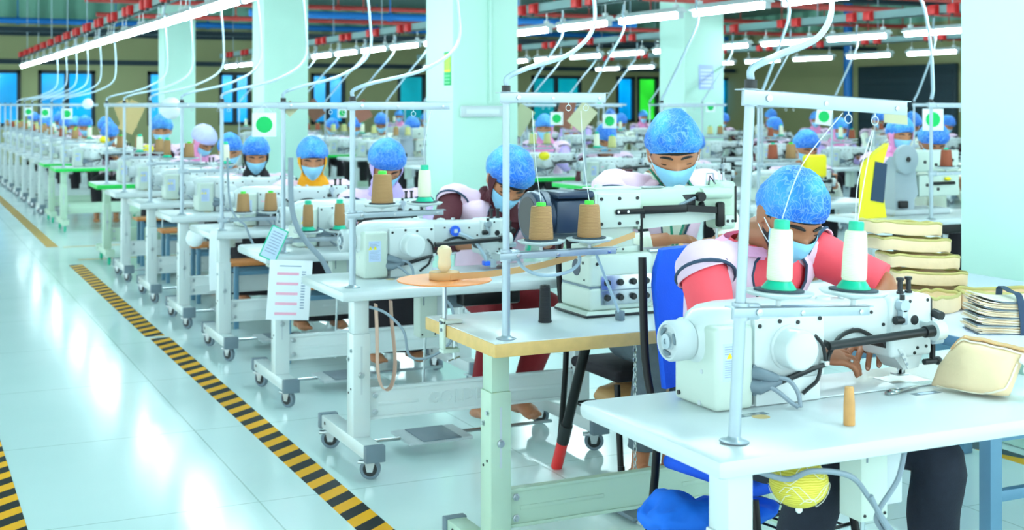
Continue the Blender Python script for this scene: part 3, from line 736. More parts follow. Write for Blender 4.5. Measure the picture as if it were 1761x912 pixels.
# ------------------------------------------------------------------ heavy grey machine with a big pulley (second row)
def make_grey_machine():
    t = thing('sewing_machine', '', 'sewing machine')
    b = MB(); b.box((0, 0, .001), (.50, .24, .04), LGREY, .008); b.prism([(.02, .04), (.02, .30), (.09, .40), (.19, .36), (.22, .14), (.19, .11), (.19, .04)], MACHG, .02, .16); b.prism([(.16, .04), (.16, .13), (.21, .2), (.26, .04)], MACHG, .1, .2); part('body', b, t)
    g = MB(); g.lathe([(.095, 0), (.10, .006), (.10, .035), (.09, .04), (.04, .038), (.02, .046), (0, .046)], MACHG, (.09, .02, .385), (0, -1, 0), 36); g.disc((.09, -.03, .385), (0, -1, 0), .018, BLACK, .004, 14); part('pulley', g, t, 'large grey pulley wheel')
    a = MB(); a.box((.19, .04, .29), (.62, .16, .44), CREAM, .016, 3); a.box((.25, .04, .12), (.62, .19, .27), CREAM, .012); a.box((.50, .05, .26), (.60, .15, .30), CREAM, .004)
    for sx, sz in ((.30, .36), (.40, .34), (.55, .37), (.32, .2), (.42, .17)): a.disc((sx, .04, sz), (0, -1, 0), .012, BLACK, .006)
    part('arm', a, t)
    k = MB(); k.cyl((.36, .03, .21), (.56, .03, .21), .012, BLACKM, n=10); k.ball((.50, .03, .24), (.03, .012, .014), YELP, 12, 8); k.box((.04, -.01, .05), (.11, .02, .1), BLACKM, .006); part('feed_lever', k, t, 'black lever with yellow knob')
    return t

# ------------------------------------------------------------------ thread stands and cones
def make_stand(h=.772, top=.40, low=.28, arms=(.11, .315), topbar=True, ring=True, lowlen=.40, padm=DARKPAD, cap=True):
    t = thing('thread_stand', '', 'thread stand')
    p = MB(); p.cyl((0, 0, .004), (0, 0, low), .0135, ALU, n=16); p.cyl((0, 0, low), (0, 0, h), .0115, ALU, n=16); p.lathe([(.032, 0.0006), (.032, .003), (.018, .007), (.0135, .012)], ALU, n=20); p.lathe([(.033, .0005), (.033, .0015), (.03, .0016)], GREY, n=20); part('pole', p, t)
    if cap: c = MB(); c.cyl((0, 0, h), (0, 0, h+.022), .0145, BLACK, n=16); part('pole_cap', c, t, 'black pole cap')
    def bar(z, L_, w):
        b = MB(); b.box((-.03, -.020, z-w/2), (L_, -.0165, z+w/2), ALU, .001); b.box((-.034, -.020, z+w/2-.003), (L_+.012, .012, z+w/2), ALU, .001)
        b.lathe([(.019, -.019), (.019, .019), (.0142, .019), (.0142, -.019)], ALU, (0, 0, z), closed=True, n=18); b.box((.015, -.012, z-.018), (.045, .006, z+.018), ALU, .003); b.lathe([(.008, 0), (.008, .005), (0, .006)], STEEL, (.035, -.020, z), (0, -1, 0), 10)
        for q in (.45, .93): b.lathe([(.006, 0), (.006, .002), (0, .003)], STEEL, (L_*q, -.020, z-.003), (0, -1, 0), 10)
        return b
    if topbar:
        b = part('top_bar', bar(h-.017, top, .034), t)
        if ring:
            for q in (.62, .80):
                r = MB(); r.tube([V((top*q+.010*math.cos(a*PI/6), -.010, h-.051+.010*math.sin(a*PI/6))) for a in range(12)], .0013, STEEL, 6, closed=True); r.cyl((top*q, -.010, h-.041), (top*q, -.010, h-.024), .0013, STEEL, n=6); part('thread_ring', r, b)
    b = part('lower_bar', bar(low, lowlen, .022), t)
    for q in arms:
        s = MB(); s.lathe([(.006, 0), (.006, .012), (.03, .018), (.070, .024), (.078, .031), (.078, .033), (.0, .033)], WHITE, (q, -.002, low+.011), n=32); s.cyl((q, -.002, low+.044), (q, -.002, low+.12), .0035, WHITE, n=8)
        s = part('spool_plate', s, b); d = MB(); d.lathe([(.004, 0), (.056, 0), (.056, .004), (.004, .004)], padm, (q, -.002, low+.0442), n=28, closed=True); part('foam_pad', d, s, 'dark foam pad')
    return t
PLATE_Z = .28+.0485
def ringprof(outer, rin, z0, z1): return outer+[(rin, z1), (rin, z0)]
def make_cone(kind):
    t = thing('thread_cone', '', 'thread cone')
    ri = .0075
    if kind in ('cream', 'creams', 'tang'):
        body = {'cream': THCREAM, 'creams': THCREAM, 'tang': THTAN}[kind]
        a = MB(); a.lathe([(.038, 0), (.038, .003), (.027, .018), (.020, .019), (ri, .019), (ri, 0)], GREENP, n=28, closed=True); part('spool_base', a, t, 'green flared base')
        b = MB(); b.lathe([(.026, .0192), (.0285, .024), (.0275, .08), (.0245, .128), (.022, .133), (ri, .133), (ri, .0192)], body, n=32, closed=True); part('thread_winding', b, t)
        c = MB(); c.lathe([(.0175, .1332), (.0175, .150), (.016, .154), (ri, .154), (ri, .1332)], GREENP, n=24, closed=True); part('spool_top', c, t, 'green top')
    elif kind in ('tan', 'brown', 'olive'):
        m, g = {'tan': (THTAN, GREENL), 'brown': (THBROWN, GREENP), 'olive': (THOLIVE, GREENP)}[kind]
        b = MB(); b.lathe([(.040, 0), (.0405, .004), (.039, .03), (.0335, .104), (.031, .108), (ri, .108), (ri, 0)], m, n=32, closed=True); part('thread_winding', b, t)
        c = MB(); c.lathe([(.016, .1082), (.016, .118), (.014, .121), (ri, .121), (ri, .1082)], g, n=20, closed=True); part('spool_top', c, t, 'bright green cone tip')
    elif kind == 'black':
        b = MB(); b.lathe([(.0235, .0006), (.0235, .006), (.022, .008), (.0215, .03), (.0185, .118), (.0175, .122), (ri, .122), (ri, .0006)], THBLACK, n=28, closed=True); part('thread_winding', b, t)
        c = MB(); c.lathe([(.018, .1222), (.0185, .126), (.016, .130), (ri, .130), (ri, .1222)], BLACK, n=20, closed=True); part('spool_top', c, t)
    return t
# ------------------------------------------------------------------ people
def dirn(az, el):
    a, e = math.radians(az), math.radians(el)
    return V((math.sin(a)*math.cos(e), -math.cos(a)*math.cos(e), math.sin(e)))
def gauss(a, b): return math.exp(-(a/b)**2)
def hs(d, face=True):
    x, y, z = d
    r = 1/math.sqrt((x/.073)**2+(y/.094)**2+(z/.114)**2)
    p = V(d)*r
    if z < 0:
        k = -z; p.x *= 1-.26*k**1.3
        if y > 0: p.y *= 1-.40*k
    if y < -.2:
        p.y *= .97; p.y -= .010*gauss(x, .3)*gauss(z+.9, .18)
        if face:
            p.y -= .019*gauss(x, .12)*gauss(z+.20, .17)+.010*gauss(x, .13)*gauss(z+.34, .08)
            for s in (-1, 1): p.y += .009*gauss(x-s*.36, .17)*gauss(z-.08, .12)
            p.y -= .004*gauss(abs(x)-.33, .24)*gauss(z-.27, .09)
            p.y -= .005*gauss(x, .2)*gauss(z+.58, .07)
            p.y += .004*gauss(x, .2)*gauss(z+.47, .05)
    return p
def shell(mb, fn, us, vs, m, T, thick=0.0, wrap=False):
    nu, nv = len(us), len(vs)
    P = [fn(u, v) for v in vs for u in us]; fs = []
    U = nu if wrap else nu-1
    def I(i, j): return j*nu+(i % nu)
    for j in range(nv-1):
        for i in range(U): fs.append((I(i, j), I(i+1, j), I(i+1, j+1), I(i, j+1)))
    if thick:
        o = len(P); P += [p-V(p).normalized()*thick for p in P[:o]]
        fs += [tuple(reversed([k+o for k in f])) for f in fs]
        for i in range(U):
            for j in (0, nv-1): fs.append((I(i, j), I(i+1, j), I(i+1, j)+o, I(i, j)+o))
        if not wrap:
            for j in range(nv-1):
                for i in (0, nu-1): fs.append((I(i, j), I(i, j+1), I(i, j+1)+o, I(i, j)+o))
    mb.add(P, fs, m, T)
def rng(a, b, n): return [a+(b-a)*i/(n-1) for i in range(n)]

def head_skin(mb, T, m, nu=44, nv=30):
    rings = []
    for j in range(1, nv):
        el = -90+180*j/nv
        rings.append([hs(dirn(360*i/nu, el)) for i in range(nu)])
    mb.loft(rings, m, True, False, T)
    for s in (-1, 1):
        c = hs(dirn(s*21.5, 4.5)); mb.ball((c.x, c.y+.007, c.z), (.0165, .011, .0105), m, 14, 10, T)
        mb.ball((s*.0755, .012, -.004), (.008, .020, .032), m, 12, 10, T @ MX.Translation((0, 0, 0)))
        mb.ball((s*.079, .020, .006), (.006, .017, .022), m, 12, 10, T)

def hand(mb, W, f, n, s, m, curl=(20, 30, 20), sc_=1.0, thumb=30, spread=1.0):
    W, f = V(W), V(f).normalized(); n = V(n); n = (n-f*n.dot(f)).normalized(); s = V(s); s = (s-f*s.dot(f)-n*s.dot(n)).normalized()
    rings = []
    for d, hw, th in ((-.03, .026, .020), (0, .027, .019), (.03, .036, .016), (.06, .041, .0145), (.082, .041, .012), (.090, .038, .009)):
        rings.append([W+f*d*sc_+s*hw*sc_*math.cos(2*PI*k/16)+n*th*sc_*math.sin(2*PI*k/16) for k in range(16)])
    mb.loft(rings, m)
    nails = []
    for i, Ln in enumerate((.072, .080, .074, .058)):
        p = W+(f*(.083-.003*abs(i-1.2))+s*(.0315-.0212*i)*1.0+n*.002)*sc_
        d0 = (f+s*(.16-.11*i)*spread).normalized(); a = 0; pts = [p-d0*.015, p]; rs = [.0092*sc_, .0095*sc_]
        for q, seg in enumerate((.44, .31, .25)):
            a += math.radians(curl[q]*(1+.08*i)); d = d0*math.cos(a)-n*math.sin(a)
            p1 = p+d*Ln*seg*sc_; pts += [p.lerp(p1, .5), p1]; rs += [(.0084-.0006*q)*sc_, (.0086-.0007*q)*sc_]; p = p1
        rs[-1] *= .72
        mb.tube(pts, rs, m, 10)
        nn = n*math.cos(a)+d0*math.sin(a); nails.append((p-d*.008*sc_+nn*.0052*sc_, d, nn))
    p = W+(f*.022+s*.028)*sc_; pts = [p-f*.01-s*.012, p]; rs = [.014*sc_, .0125*sc_]
    for q, Ln in enumerate((.040, .030, .025)):
        a = math.radians(thumb-q*14); d = (f*math.cos(a)+s*math.sin(a)-n*.28).normalized(); p = p+d*Ln*sc_; pts.append(p); rs.append((.0112-.0014*q)*sc_)
    rs[-1] *= .75
    mb.tube(pts, rs, m, 10)
    nails.append((p-d*.008*sc_+n*.0075*sc_, d, n))
    return nails

def person(label, J, skin=SKIN, voxel=.008, vest=PINKV, shirt=REDS, sleeve=.6, trousers=DENIM, net=NET, puff=.20, bun=.0, hairfront=-9, scarf=None, beard=False,
           collar=None, lanyard=None, legs=True, foot_bare=True, group=None, curlR=(20, 30, 20), curlL=(20, 30, 20), vgap=34, bracelet=None, fring=False, mask=True, seed=0, bangs=False, skirt=None):
    R = V((J['hip'][0], J['hip'][1], 0)); G = lambda k: V(J[k])-R
    root = thing('person', label, 'person', R, 0, group)
    hip, N, SR, SL, ER, EL, WR, WL, Hc = (G(k) for k in ('hip', 'N', 'SR', 'SL', 'ER', 'EL', 'WR', 'WL', 'Hc'))
    L = (SL-SR).normalized(); D = N-hip; Fw = L.cross(D).normalized(); hw = (SL-SR).length/2
    HL = V(J.get('hipL', L)).normalized()
    T = MX.Translation(Hc) @ Euler((0, 0, math.radians(J.get('yaw', 0)))).to_matrix().to_4x4() @ MX.Rotation(math.radians(J.get('pitch', 25)), 4, 'X') @ MX.Rotation(math.radians(J.get('roll', 0)), 4, 'Y') @ MX.Scale(J.get('hscale', 1.15), 4)
    prof = [(-.06, .15, .11), (0, .168, .125), (.12, .170, .125), (.3, .158, .115), (.45, .153, .112), (.6, .165, .115), (.72, .178, .116), (.82, hw*1.0, .108), (.90, hw*.94, .094), (.955, hw*.70, .080), (.99, .085, .070), (1.03, .066, .062)]
    def ring(t, w, d, off, n=36, a=None):
        c = hip+D*t-Fw*.035*math.sin(PI*min(1, max(0, t))); l = HL.lerp(L, min(1, max(0, t*1.3))).normalized(); f = l.cross(D).normalized()
        angs = [2*PI*k/n for k in range(n)] if a is None else a
        return [c+l*(w+off)*math.copysign(abs(math.cos(x))**.8, math.cos(x))+f*(d+off)*math.copysign(abs(math.sin(x))**.85, math.sin(x)) for x in angs]
    # body: one continuous surface
    b = MB(); head_skin(b, T, skin)
    nk = T @ V((0, .018, -.07)); b.tube(smooth([N-D.normalized()*.06, N+D.normalized()*.02, nk, T @ V((0, .01, -.02))], 4), .057, skin, 16)
    b.loft([ring(t, w, d, -.012) for t, w, d in prof], skin)
    for S, E, W in ((SR, ER, WR), (SL, EL, WL)):
        pts = smooth([S+(N-S)*.3, S, S.lerp(E, .5), E, E.lerp(W, .45), W, W+(W-E).normalized()*.02], 4)
        rs = smooth([V((r, 0, 0)) for r in (.05, .052, .046, .040, .037, .027, .026)], 4)
        b.tube(pts, [r.x for r in rs], skin, 16)
    nails = []
    for S_, W, E, sd, cu, hk in ((1, WR, ER, 1, curlR, 'handR'), (-1, WL, EL, -1, curlL, 'handL')):
        f, n = J.get(hk, ((W-E), V((0, 0, 1)))); f = V(f); n = V(n)
        s = n.cross(f)*sd
        nails += hand(b, W+f.normalized()*.012, f, n, s, skin, cu, J.get('hsize', 1.0), J.get('thumb', 32))
    if legs:
        for sd, k, a in ((-1, 'KR', 'AR'), (1, 'KL', 'AL')):
            K, A = G(k), G(a); td = V(J.get('toe', (0, -1, 0))).normalized()
            b.tube([K, K.lerp(A, .3), K.lerp(A, .75), A, A-V((0, 0, .03))], [.052, .054, .038, .034, .036], skin, 14)
            zf = A.z-.055
            b.tube([A+V((0, 0, -.045))-td*.05, A+V((0, 0, -.035)), V((A.x, A.y, zf+.034))+td*.06, V((A.x, A.y, zf+.024))+td*.12, V((A.x, A.y, zf+.018))+td*.165], [.028, .036, .038, .042, .03], skin, 14, flat=.75)
            lat = td.cross(V((0, 0, 1)))
            for q in range(5):
                c = V((A.x, A.y, zf+.016))+td*(.182-.008*q)+lat*(-sd)*(.032-.0165*q)*-1
                b.tube([c-td*.03, c, c+td*.012], [.012, .011 if q else .013, .007], skin, 8)
    if not legs:
        for sd in (-1, 1):
            p = hip+HL*sd*.085; b.tube([p, p+Fw*.2-V((0, 0, .0))], [.075, .07], skin, 14)
    body = link('body', fused(b, voxel), root)
    # face
    if voxel < .012:
        for s in (-1, 1):
            e = MB(); e.tube([T @ (hs(V((s*x, -math.sqrt(max(.05, 1-x*x-z*z)), z)).normalized())*1.012) for x, z in ((.13, .245), (.25, .285), (.38, .29), (.50, .265), (.58, .225))], [.003, .0052, .0052, .0042, .002], HAIR, 8)
            part('eyebrow', e, root, 'dark eyebrow')
        for s in (-1, 1):
            c = hs(dirn(s*21.5, 4.5)); e = MB()
            e.tube([T @ V((c.x+x, c.y+.0065-.0112*math.sqrt(max(0, 1-(x/.017)**2))+.0005, c.z-.0055-.0022*math.cos(x/.017*1.5))) for x in (-.0145, -.009, -.003, .003, .009, .0145)], [.0008, .0018, .0021, .0021, .0018, .0008], HAIR, 6)
            part('eyelash', e, root, 'dark lashes of a lowered eye')
    if bangs is not None:
        hh = MB()
        def hl(az, brim): 
            c = math.cos(math.radians(az)); return (20+hairfront)+12*(c if c > 0 else 0)-(30 if c < .35 else 0)*(1 if abs(math.sin(math.radians(az))) > .0 else 0)*min(1, (.35-c)*2.2)
        shell(hh, lambda az, v: hs(dirn(az, hl(az, 0)+(88-hl(az, 0))*v), False)*(1.035 if v > 0 else 1.005), [360*i/36 for i in range(36)], [0, .04, .15, .35, .6, .85, 1], HAIR, T, wrap=True)
        part('hair', hh, root, 'black hair')
    if beard:
        bd = MB(); shell(bd, lambda az, el: hs(dirn(az, el+(34 if abs(az) > 70 else 0)*(1 if el > -30 else 0)), True)*1.022+V((0, 0, 0)), rng(-100, 100, 25), [-80, -66, -52, -38, -26, -18], HAIR, T); part('beard', bd, root, 'short black beard')
    if mask:
        mk = MB()
        def mf(u, v):
            az = u*66; top = -3-9*abs(u)**1.6-3*(1-abs(u)); bot = -70+26*abs(u)**1.5; el = top+(bot-top)*v
            p = hs(dirn(az, el), False)*1.055
            p.y -= .020*gauss(az, 26)*gauss(el+24, 20)+.006*gauss(az, 40)*gauss(el+55, 20)
            return p*(1+.010*math.sin(v*PI*6)*(1-abs(u))*(1 if .1 < v < .9 else 0))
        shell(mk, mf, rng(-1, 1, 25), rng(0, 1, 19), MASKB, T, .002)
        mk = part('face_mask', mk, root, 'pale blue pleated face mask')
        for s in (-1, 1):
            lp = MB(); a, c = mf(s*.98, .04), mf(s*.98, .95); ear = V((s*.082, .024, .012)); e2 = V((s*.080, .022, -.024))
            lp.tube([T @ p for p in smooth([a, a.lerp(ear, .5)*1.03, ear, (ear+e2)/2+V((0, .008, 0)), e2, e2.lerp(c, .5)*1.04, c], 3)], .0016, MASKW, 6)
            part('ear_loop', lp, mk, 'white elastic ear loop')
    if net:
        nb = MB()
        def brim(az):
            c = math.cos(math.radians(az)); return 6+22*c-(6 if c < -.3 else 0)
        def nf(az, v):
            el0 = brim(az); el = el0+(90-el0)*v; d = dirn(az, el)
            c = math.cos(math.radians(az)); back = max(0, -c)
            f = 1.045+puff*(min(1, v*4.5)**.7)*(1-.18*v)+bun*back*math.sin(PI*min(1, v*1.15+.1))
            f += .042*math.sin(az*PI/180*13+3*noise.noise(V((math.cos(az*PI/180), math.sin(az*PI/180), v+seed))*2))*(1-v)*min(1, v*3+.25)*.7
            f += .05*noise.noise(V((d.x, d.y, d.z))*3+V((seed, 0, 0)))+.018*noise.noise(V((d.x, d.y, d.z))*9+V((0, seed, 0)))
            return hs(d, False)*f
        us = [360*i/72 for i in range(72)]
        shell(nb, nf, us, [0, .03, .07, .13, .2, .28, .36, .45, .54, .63, .72, .81, .9, .96, 1], net, T, wrap=True)
        nb.tube([T @ (nf(a, 0)*1.005) for a in us], .0042, net, 6, closed=True)
        part('hairnet', nb, root, None if net is NET else 'lilac hairnet')
    if scarf:
        s_ = MB()
        def sf(az, el):
            k = max(0, (-el-35)/45.0); p = hs(dirn(az, el), False)*(1.13+.02*math.sin(az*.12+el*.09)); p.z -= .03*k; p.y -= .012*k*math.cos(math.radians(az)); return p
        shell(s_, sf, rng(54, 306, 40), rng(52, -80, 18), scarf, T, .004)
        rr = []
        cen = [T @ V((0, .0, -.065)), T @ V((0, .004, -.105)), N+D.normalized()*.035, N-D.normalized()*.015, N-D.normalized()*.07+Fw*.02]
        for c, (w, d) in zip(cen, ((.070, .078), (.082, .088), (.090, .090), (.115, .105), (.15, .125))):
            rr.append([c+L*w*math.cos(2*PI*k/28)*(1+.05*math.sin(k*2.1))+Fw*d*math.sin(2*PI*k/28) for k in range(28)])
        s_.loft(rr, scarf, cap=False)
        part('headscarf', s_, root, 'headscarf under the hairnet')
    # clothes
    sh = MB(); sh.loft([ring(t, w, d, .006) for t, w, d in prof[:-2]]+[ring(.985, .088, .075, .004), ring(1.02, .072, .068, .002)], shirt, cap=False)
    for S, E, W in ((SR, ER, WR), (SL, EL, WL)):
        full = [S+(N-S)*.30-V((0, 0, .02)), S, S.lerp(E, .35), S.lerp(E, .7), E]; rr = [.055, .066, .064, .060, .056]
        if sleeve > 1: k = min(1, sleeve-1); full += [E.lerp(W, .4*k), E.lerp(W, .8*k), E.lerp(W, k)]; rr += [.052, .046, .044]
        else: full = full[:3]+[S.lerp(E, sleeve), S.lerp(E, sleeve+.04)]; rr = [.055, .066, .066, .063, .060]
        pts = smooth(full, 5); rr = [r.x for r in smooth([V((r, 0, 0)) for r in rr], 5)]
        rr = [r*(1+.05*noise.noise(V((i*.5, seed, 0)))) for i, r in enumerate(rr)]
        sh.tube(pts, rr, shirt, 20)
    part('shirt', sh, root, ang=2.5)
    if vest:
        vt = MB(); n = 48; rows = [(t, w, d) for t, w, d in prof if -.06 <= t <= .99]
        full = []
        for (a, b_) in zip(rows[:-1], rows[1:]):
            for q in (0, .5): full.append(tuple(a[i]+(b_[i]-a[i])*q for i in range(3)))
        full.append(rows[-1]); rings = []
        for t, w, d in full:
            gap = math.radians(1.5+vgap*max(0, (t-.45)/.55)**.9)
            angs = [PI/2+gap+(2*PI-2*gap)*k/(n-1) for k in range(n)]
            rings.append(ring(t, w, d, .020 if t < .93 else .014, a=angs))
        vs = [p for r in rings for p in r]; fs = []
        for i in range(len(rings)-1):
            for j in range(n-1): fs.append((i*n+j, i*n+j+1, (i+1)*n+j+1, (i+1)*n+j))
        vt.add(vs, fs, vest)
        for S, E in ((SR, ER), (SL, EL)):
            c0 = N.lerp(S, .22)-D.normalized()*.045; vt.tube(smooth([c0, N.lerp(S, .65)-D.normalized()*.022, S, S+(E-S).normalized()*.03], 4), [.062]*3+[.068]*3+[.074]*3+[.078]*3+[.082], vest, 20, cap=False)
        vt = part('vest', vt, root, None, 2.5)
        md = vt.modifiers.new('t', 'SOLIDIFY'); md.thickness = .004; md.offset = 0
        pp = MB()
        for S, E in ((SR, ER), (SL, EL)):
            ax = (E-S).normalized(); u, w_, _ = frame(ax); c = S+ax*.030
            pp.tube([c+u*.083*math.cos(2*PI*k/24)+w_*.083*math.sin(2*PI*k/24) for k in range(24)], .0055, NAVYC, 6, closed=True)
        h = len(rings)//2
        for j in (0, n-1): pp.tube([rings[i][j] for i in range(h, len(rings))], .0045, NAVYC, 6)
        part('binding', pp, vt, 'navy binding')
        if collar:
            cl = MB(); gap = math.radians(26); angs = [PI/2+gap+(2*PI-2*gap)*k/23 for k in range(24)]
            R0, R1, R2 = (ring(t_, w_, d_, .012, a=angs) for t_, w_, d_ in ((.965, .112, .086), (1.025, .086, .076), (.985, .125, .096)))
            P_ = R0+R1+R2; F_ = []
            for j in range(2):
                for k in range(23): F_.append((j*24+k, j*24+k+1, (j+1)*24+k+1, (j+1)*24+k))
            cl.add(P_, F_, collar)
            part('collar', cl, vt, 'pink collar')
    if trousers:
        tr = MB(); tr.loft([ring(t, w, d, .010) for t, w, d in ((-.12, .12, .09), (-.06, .155, .12), (0, .17, .128), (.14, .168, .122))], trousers)
        if legs:
            for sd, k, a in ((-1, 'KR', 'AR'), (1, 'KL', 'AL')):
                K, A = G(k), G(a); H0 = hip+HL*sd*.085
                pts = smooth([H0-Fw*.02, H0.lerp(K, .45), K, K.lerp(A, .4), K.lerp(A, .80), K.lerp(A, .86)], 5)
                tr.tube(pts, [r.x*(1+.04*noise.noise(V((i*.6, sd, seed)))) for i, r in enumerate(smooth([V((r, 0, 0)) for r in (.098, .092, .072, .068, .056, .056)], 5))], trousers, 20)
        part('trousers', tr, root, ang=2.5)
    if skirt:
        sk = MB(); K = (G('KR')+G('KL'))/2; A = (G('AR')+G('AL'))/2; rr = []
        for q, (c, w_, d_) in enumerate(((hip+V((0, 0, .06)), .17, .13), (hip-Fw*.02, .185, .14), (hip.lerp(K, .6), .19, .12), (K+V((0, 0, -.03)), .20, .11), (K.lerp(A, .5), .20, .13), (A+V((0, 0, .0)), .21, .15))):
            rr.append([c+HL*w_*math.cos(2*PI*k/40)*(1+(.03*q*.5)*math.sin(k*1.9))+V((0, 1, 0))*d_*math.sin(2*PI*k/40)*(1+.03*q*.5*math.sin(k*2.3))+V((0, 0, d_*.8*math.sin(2*PI*k/40)*(1 if q in (2, 3) else 0)*-.5*-1*(-1))) for k in range(40)])
        sk.loft(rr, skirt); part('skirt', sk, root, ang=2.5)
    if lanyard:
        la = MB()
        for j, s in ((0, -1), (1, 1)):
            pts = [N+L*s*.075+D.normalized()*.03, ring(.93, 0, .105, .02, a=[PI/2])[0]+L*s*.07, ring(.75, 0, .125, .02, a=[PI/2])[0]+L*s*.035, ring(.6, 0, .13, .02, a=[PI/2])[0]+L*s*.008]
            la.ribbon(smooth(pts, 4), L*.006, lanyard, .001)
        part('lanyard', la, root, 'green lanyard')
    if bracelet:
        q = MB(); ax = (WR-ER).normalized(); u, w_, _ = frame(ax); c = WR-ax*.02
        q.tube([c+u*.031*math.cos(2*PI*k/20)+w_*.031*math.sin(2*PI*k/20) for k in range(20)], .0035, bracelet, 6, closed=True); part('bracelet', q, root, 'gold bangle')
    if fring:
        W = WR; f, nn = V(J['handR'][0]).normalized(), V(J['handR'][1]); s = nn.cross(f)
        q = MB(); c = W+f*.118-nn*.005+s*(-.032); u = s.normalized(); 
        q.tube([c+u*.0098*math.cos(2*PI*k/16)+nn.normalized()*.0098*math.sin(2*PI*k/16) for k in range(16)], .002, ALU, 6, closed=True); q.ball(c+nn.normalized()*.011, .005, STEEL, 10, 8); part('finger_ring', q, root, 'silver ring')
    if voxel < .006:
        q = MB()
        for p, d, n_ in nails: 
            u = d.cross(n_).normalized(); q.loft([[p+u*.0042*math.cos(2*PI*k/10)+d*.0058*math.sin(2*PI*k/10)+n_*z for k in range(10)] for z in (-.0015, .0008)], NAIL)
        part('fingernails', q, body)
    return root

def seated(x, y, head=(0, -.26, 1.13), yaw=0, pitch=28, roll=0, lat=.19, hx=0.0):
    """joints of an operator sitting at (x, y) facing -y, bent over the machine; yaw turns the shoulders"""
    h = V(head); Rz = MX.Rotation(math.radians(yaw), 3, 'Z'); N = V((h.x*.6, h.y*.62, h.z-.155)); o = V((x, y, 0))
    def q(p): return o+Rz @ V(p)
    return dict(hip=q((0, .02, .565)), N=q(N), SR=q((N.x-lat, N.y+.03, N.z-.055)), SL=q((N.x+lat, N.y+.03, N.z-.055)), ER=q((N.x-lat-.05, N.y-.14, N.z-.27)), EL=q((N.x+lat+.05, N.y-.14, N.z-.27)),
                WR=q((N.x-.13, N.y-.34, .86)), WL=q((N.x+.13, N.y-.34, .86)), Hc=q(h), yaw=yaw, pitch=pitch, roll=roll,
                KR=q((-.12, -.42, .53)), KL=q((.12, -.42, .53)), AR=q((-.12, -.40, .10)), AL=q((.12, -.40, .10)))
# ------------------------------------------------------------------ helpers for a place at a table
def conduit(p, rowx, label, group, r=.0085, dy=1.0, m=CABLEW, lazy=True):
    p = V(p); k = (rowx-p.x)
    end = [V((rowx-.115, p.y+.95*dy, 2.45)), V((rowx-.105, p.y+.95*dy, 2.572))]
    if lazy: pts = [p, p+V((.005, 0, .025)), p+V((.10*k, .03, .055)), p+V((.48*k, .33*dy, .125)), p+V((.80*k, .66*dy, .26)), p+V((.87*k, .82*dy, .5))]+end
    else: pts = [p, p+V((.01, 0, .03)), p+V((.08*k, .05, .10)), p+V((.42*k, .36*dy, .42)), p+V((.78*k, .74*dy, .72))]+end
    pts = smooth(pts, 7)
    mb = MB(); mb.tube(pts, r, m, 8)
    return solo('power_conduit', mb, label, 'conduit', group=group)
def thread_lines(cone, pts, m=MASKW):
    mb = MB()
    for q in pts: mb.tube(smooth(q, 5), .0011, m, 5)
    return part('thread', mb, cone, 'thin thread running up to the bar')
CG = 'power conduits from the lamp row to the thread stands'

# ================================================================== first table (nearest)
X1, Y1, H1 = 1.54, 2.25, .78
t1 = make_table(L=1.26, D=.62, H=H1, rad=.018, bx=.51, pan=False); t1.location = (X1, Y1, 0)
t1['label'] = 'white sewing table in the lower right, nearest of all the tables'; t1['group'] = 'sewing tables of the aisle row'
m1 = make_flatbed(); m1.location = (1.77, 2.60, H1)
m1['label'] = 'white sewing machine sewing a beige bag on the nearest table'; m1['group'] = 'flat-bed sewing machines'
tilt = math.radians(3.2)
s1 = make_stand(top=.43, low=.285, arms=(.10, .31), lowlen=.345); s1.location = (1.655, 2.36, H1+.0022); s1.rotation_euler = (0, tilt, 0)
s1['label'] = 'tall thread stand leaning on the nearest table, holding two cream cones'
def on_plate(s, q, cone, z=.285+.0487):
    cone.rotation_euler = s.rotation_euler; cone.location = s.matrix_basis @ V((q, -.002, z)); return cone
ca = on_plate(s1, .10, make_cone('cream')); tag(ca, 'left cream thread cone on the nearest thread stand, before the bearded man', 'thread cone', 'cream thread cones on the nearest stand')
thread_lines(ca, [[(0, 0, .156), (.05, 0, .28), (.15, -.008, .40)]])
cb = on_plate(s1, .31, make_cone('cream')); tag(cb, 'right cream thread cone on the nearest thread stand, before the stacked trays', 'thread cone', 'cream thread cones on the nearest stand')
thread_lines(cb, [[(-.003, 0, .155), (-.0, 0, .25), (.028, -.008, .365)], [(.004, 0, .155), (.018, 0, .25), (.032, -.008, .365)]])
conduit(s1.matrix_basis @ V((0, 0, .795)), 2.65, 'white conduit rising from the nearest thread stand to the lamps', CG)
mb = MB(); mb.lathe([(.0125, .0005), (.0135, .004), (.013, .05), (.0105, .086), (.009, .089), (0, .0895)], WOOD, n=24); solo('wooden_peg', mb, 'short tapered wooden peg standing on the nearest white table', 'peg', (1.985, 2.375, H1))
# beige bag under the needle
mb = MB(); n = 28; bagr = []
for i in range(15):
    u = i/14; h = .008+.150*min(1, u*2.9)**.62*(1-.16*u**3); wd = .010+.070*min(1, u*2.2)**.8; wd *= (1-.35*max(0, (u-.8)/.2)**2); x = .255*u; rg = []
    for k in range(n):
        a = 2*PI*k/n; c, s = math.cos(a), math.sin(a)
        yy = wd*math.copysign(abs(c)**.55, c)*(1-.22*max(0, s))+.009*noise.noise(V((u*4, a, 2))); zz = h*.5+h*.5*math.copysign(abs(s)**.45, s)+.006*noise.noise(V((u*5, a, 7)))*(1 if s > 0 else 0)
        rg.append(V((x+.035*max(0, s)*u-.02*max(0, -s)*u*u, yy-.055*u, max(.0, zz))))
    bagr.append(rg)
mb.loft(bagr, LEATHER)
bag = thing('leather_bag', 'beige leather bag being sewn under the needle of the nearest machine', 'bag', (2.446, 2.600, H1+.0062), math.radians(-48)); bag.scale = (.80, .82, .86)
part('bag_body', mb, bag, ang=1.4)
pm = MB(); o_ = V((0, -.003, .002)); idx = [19]*9+[18, 17, 16, 15, 13]
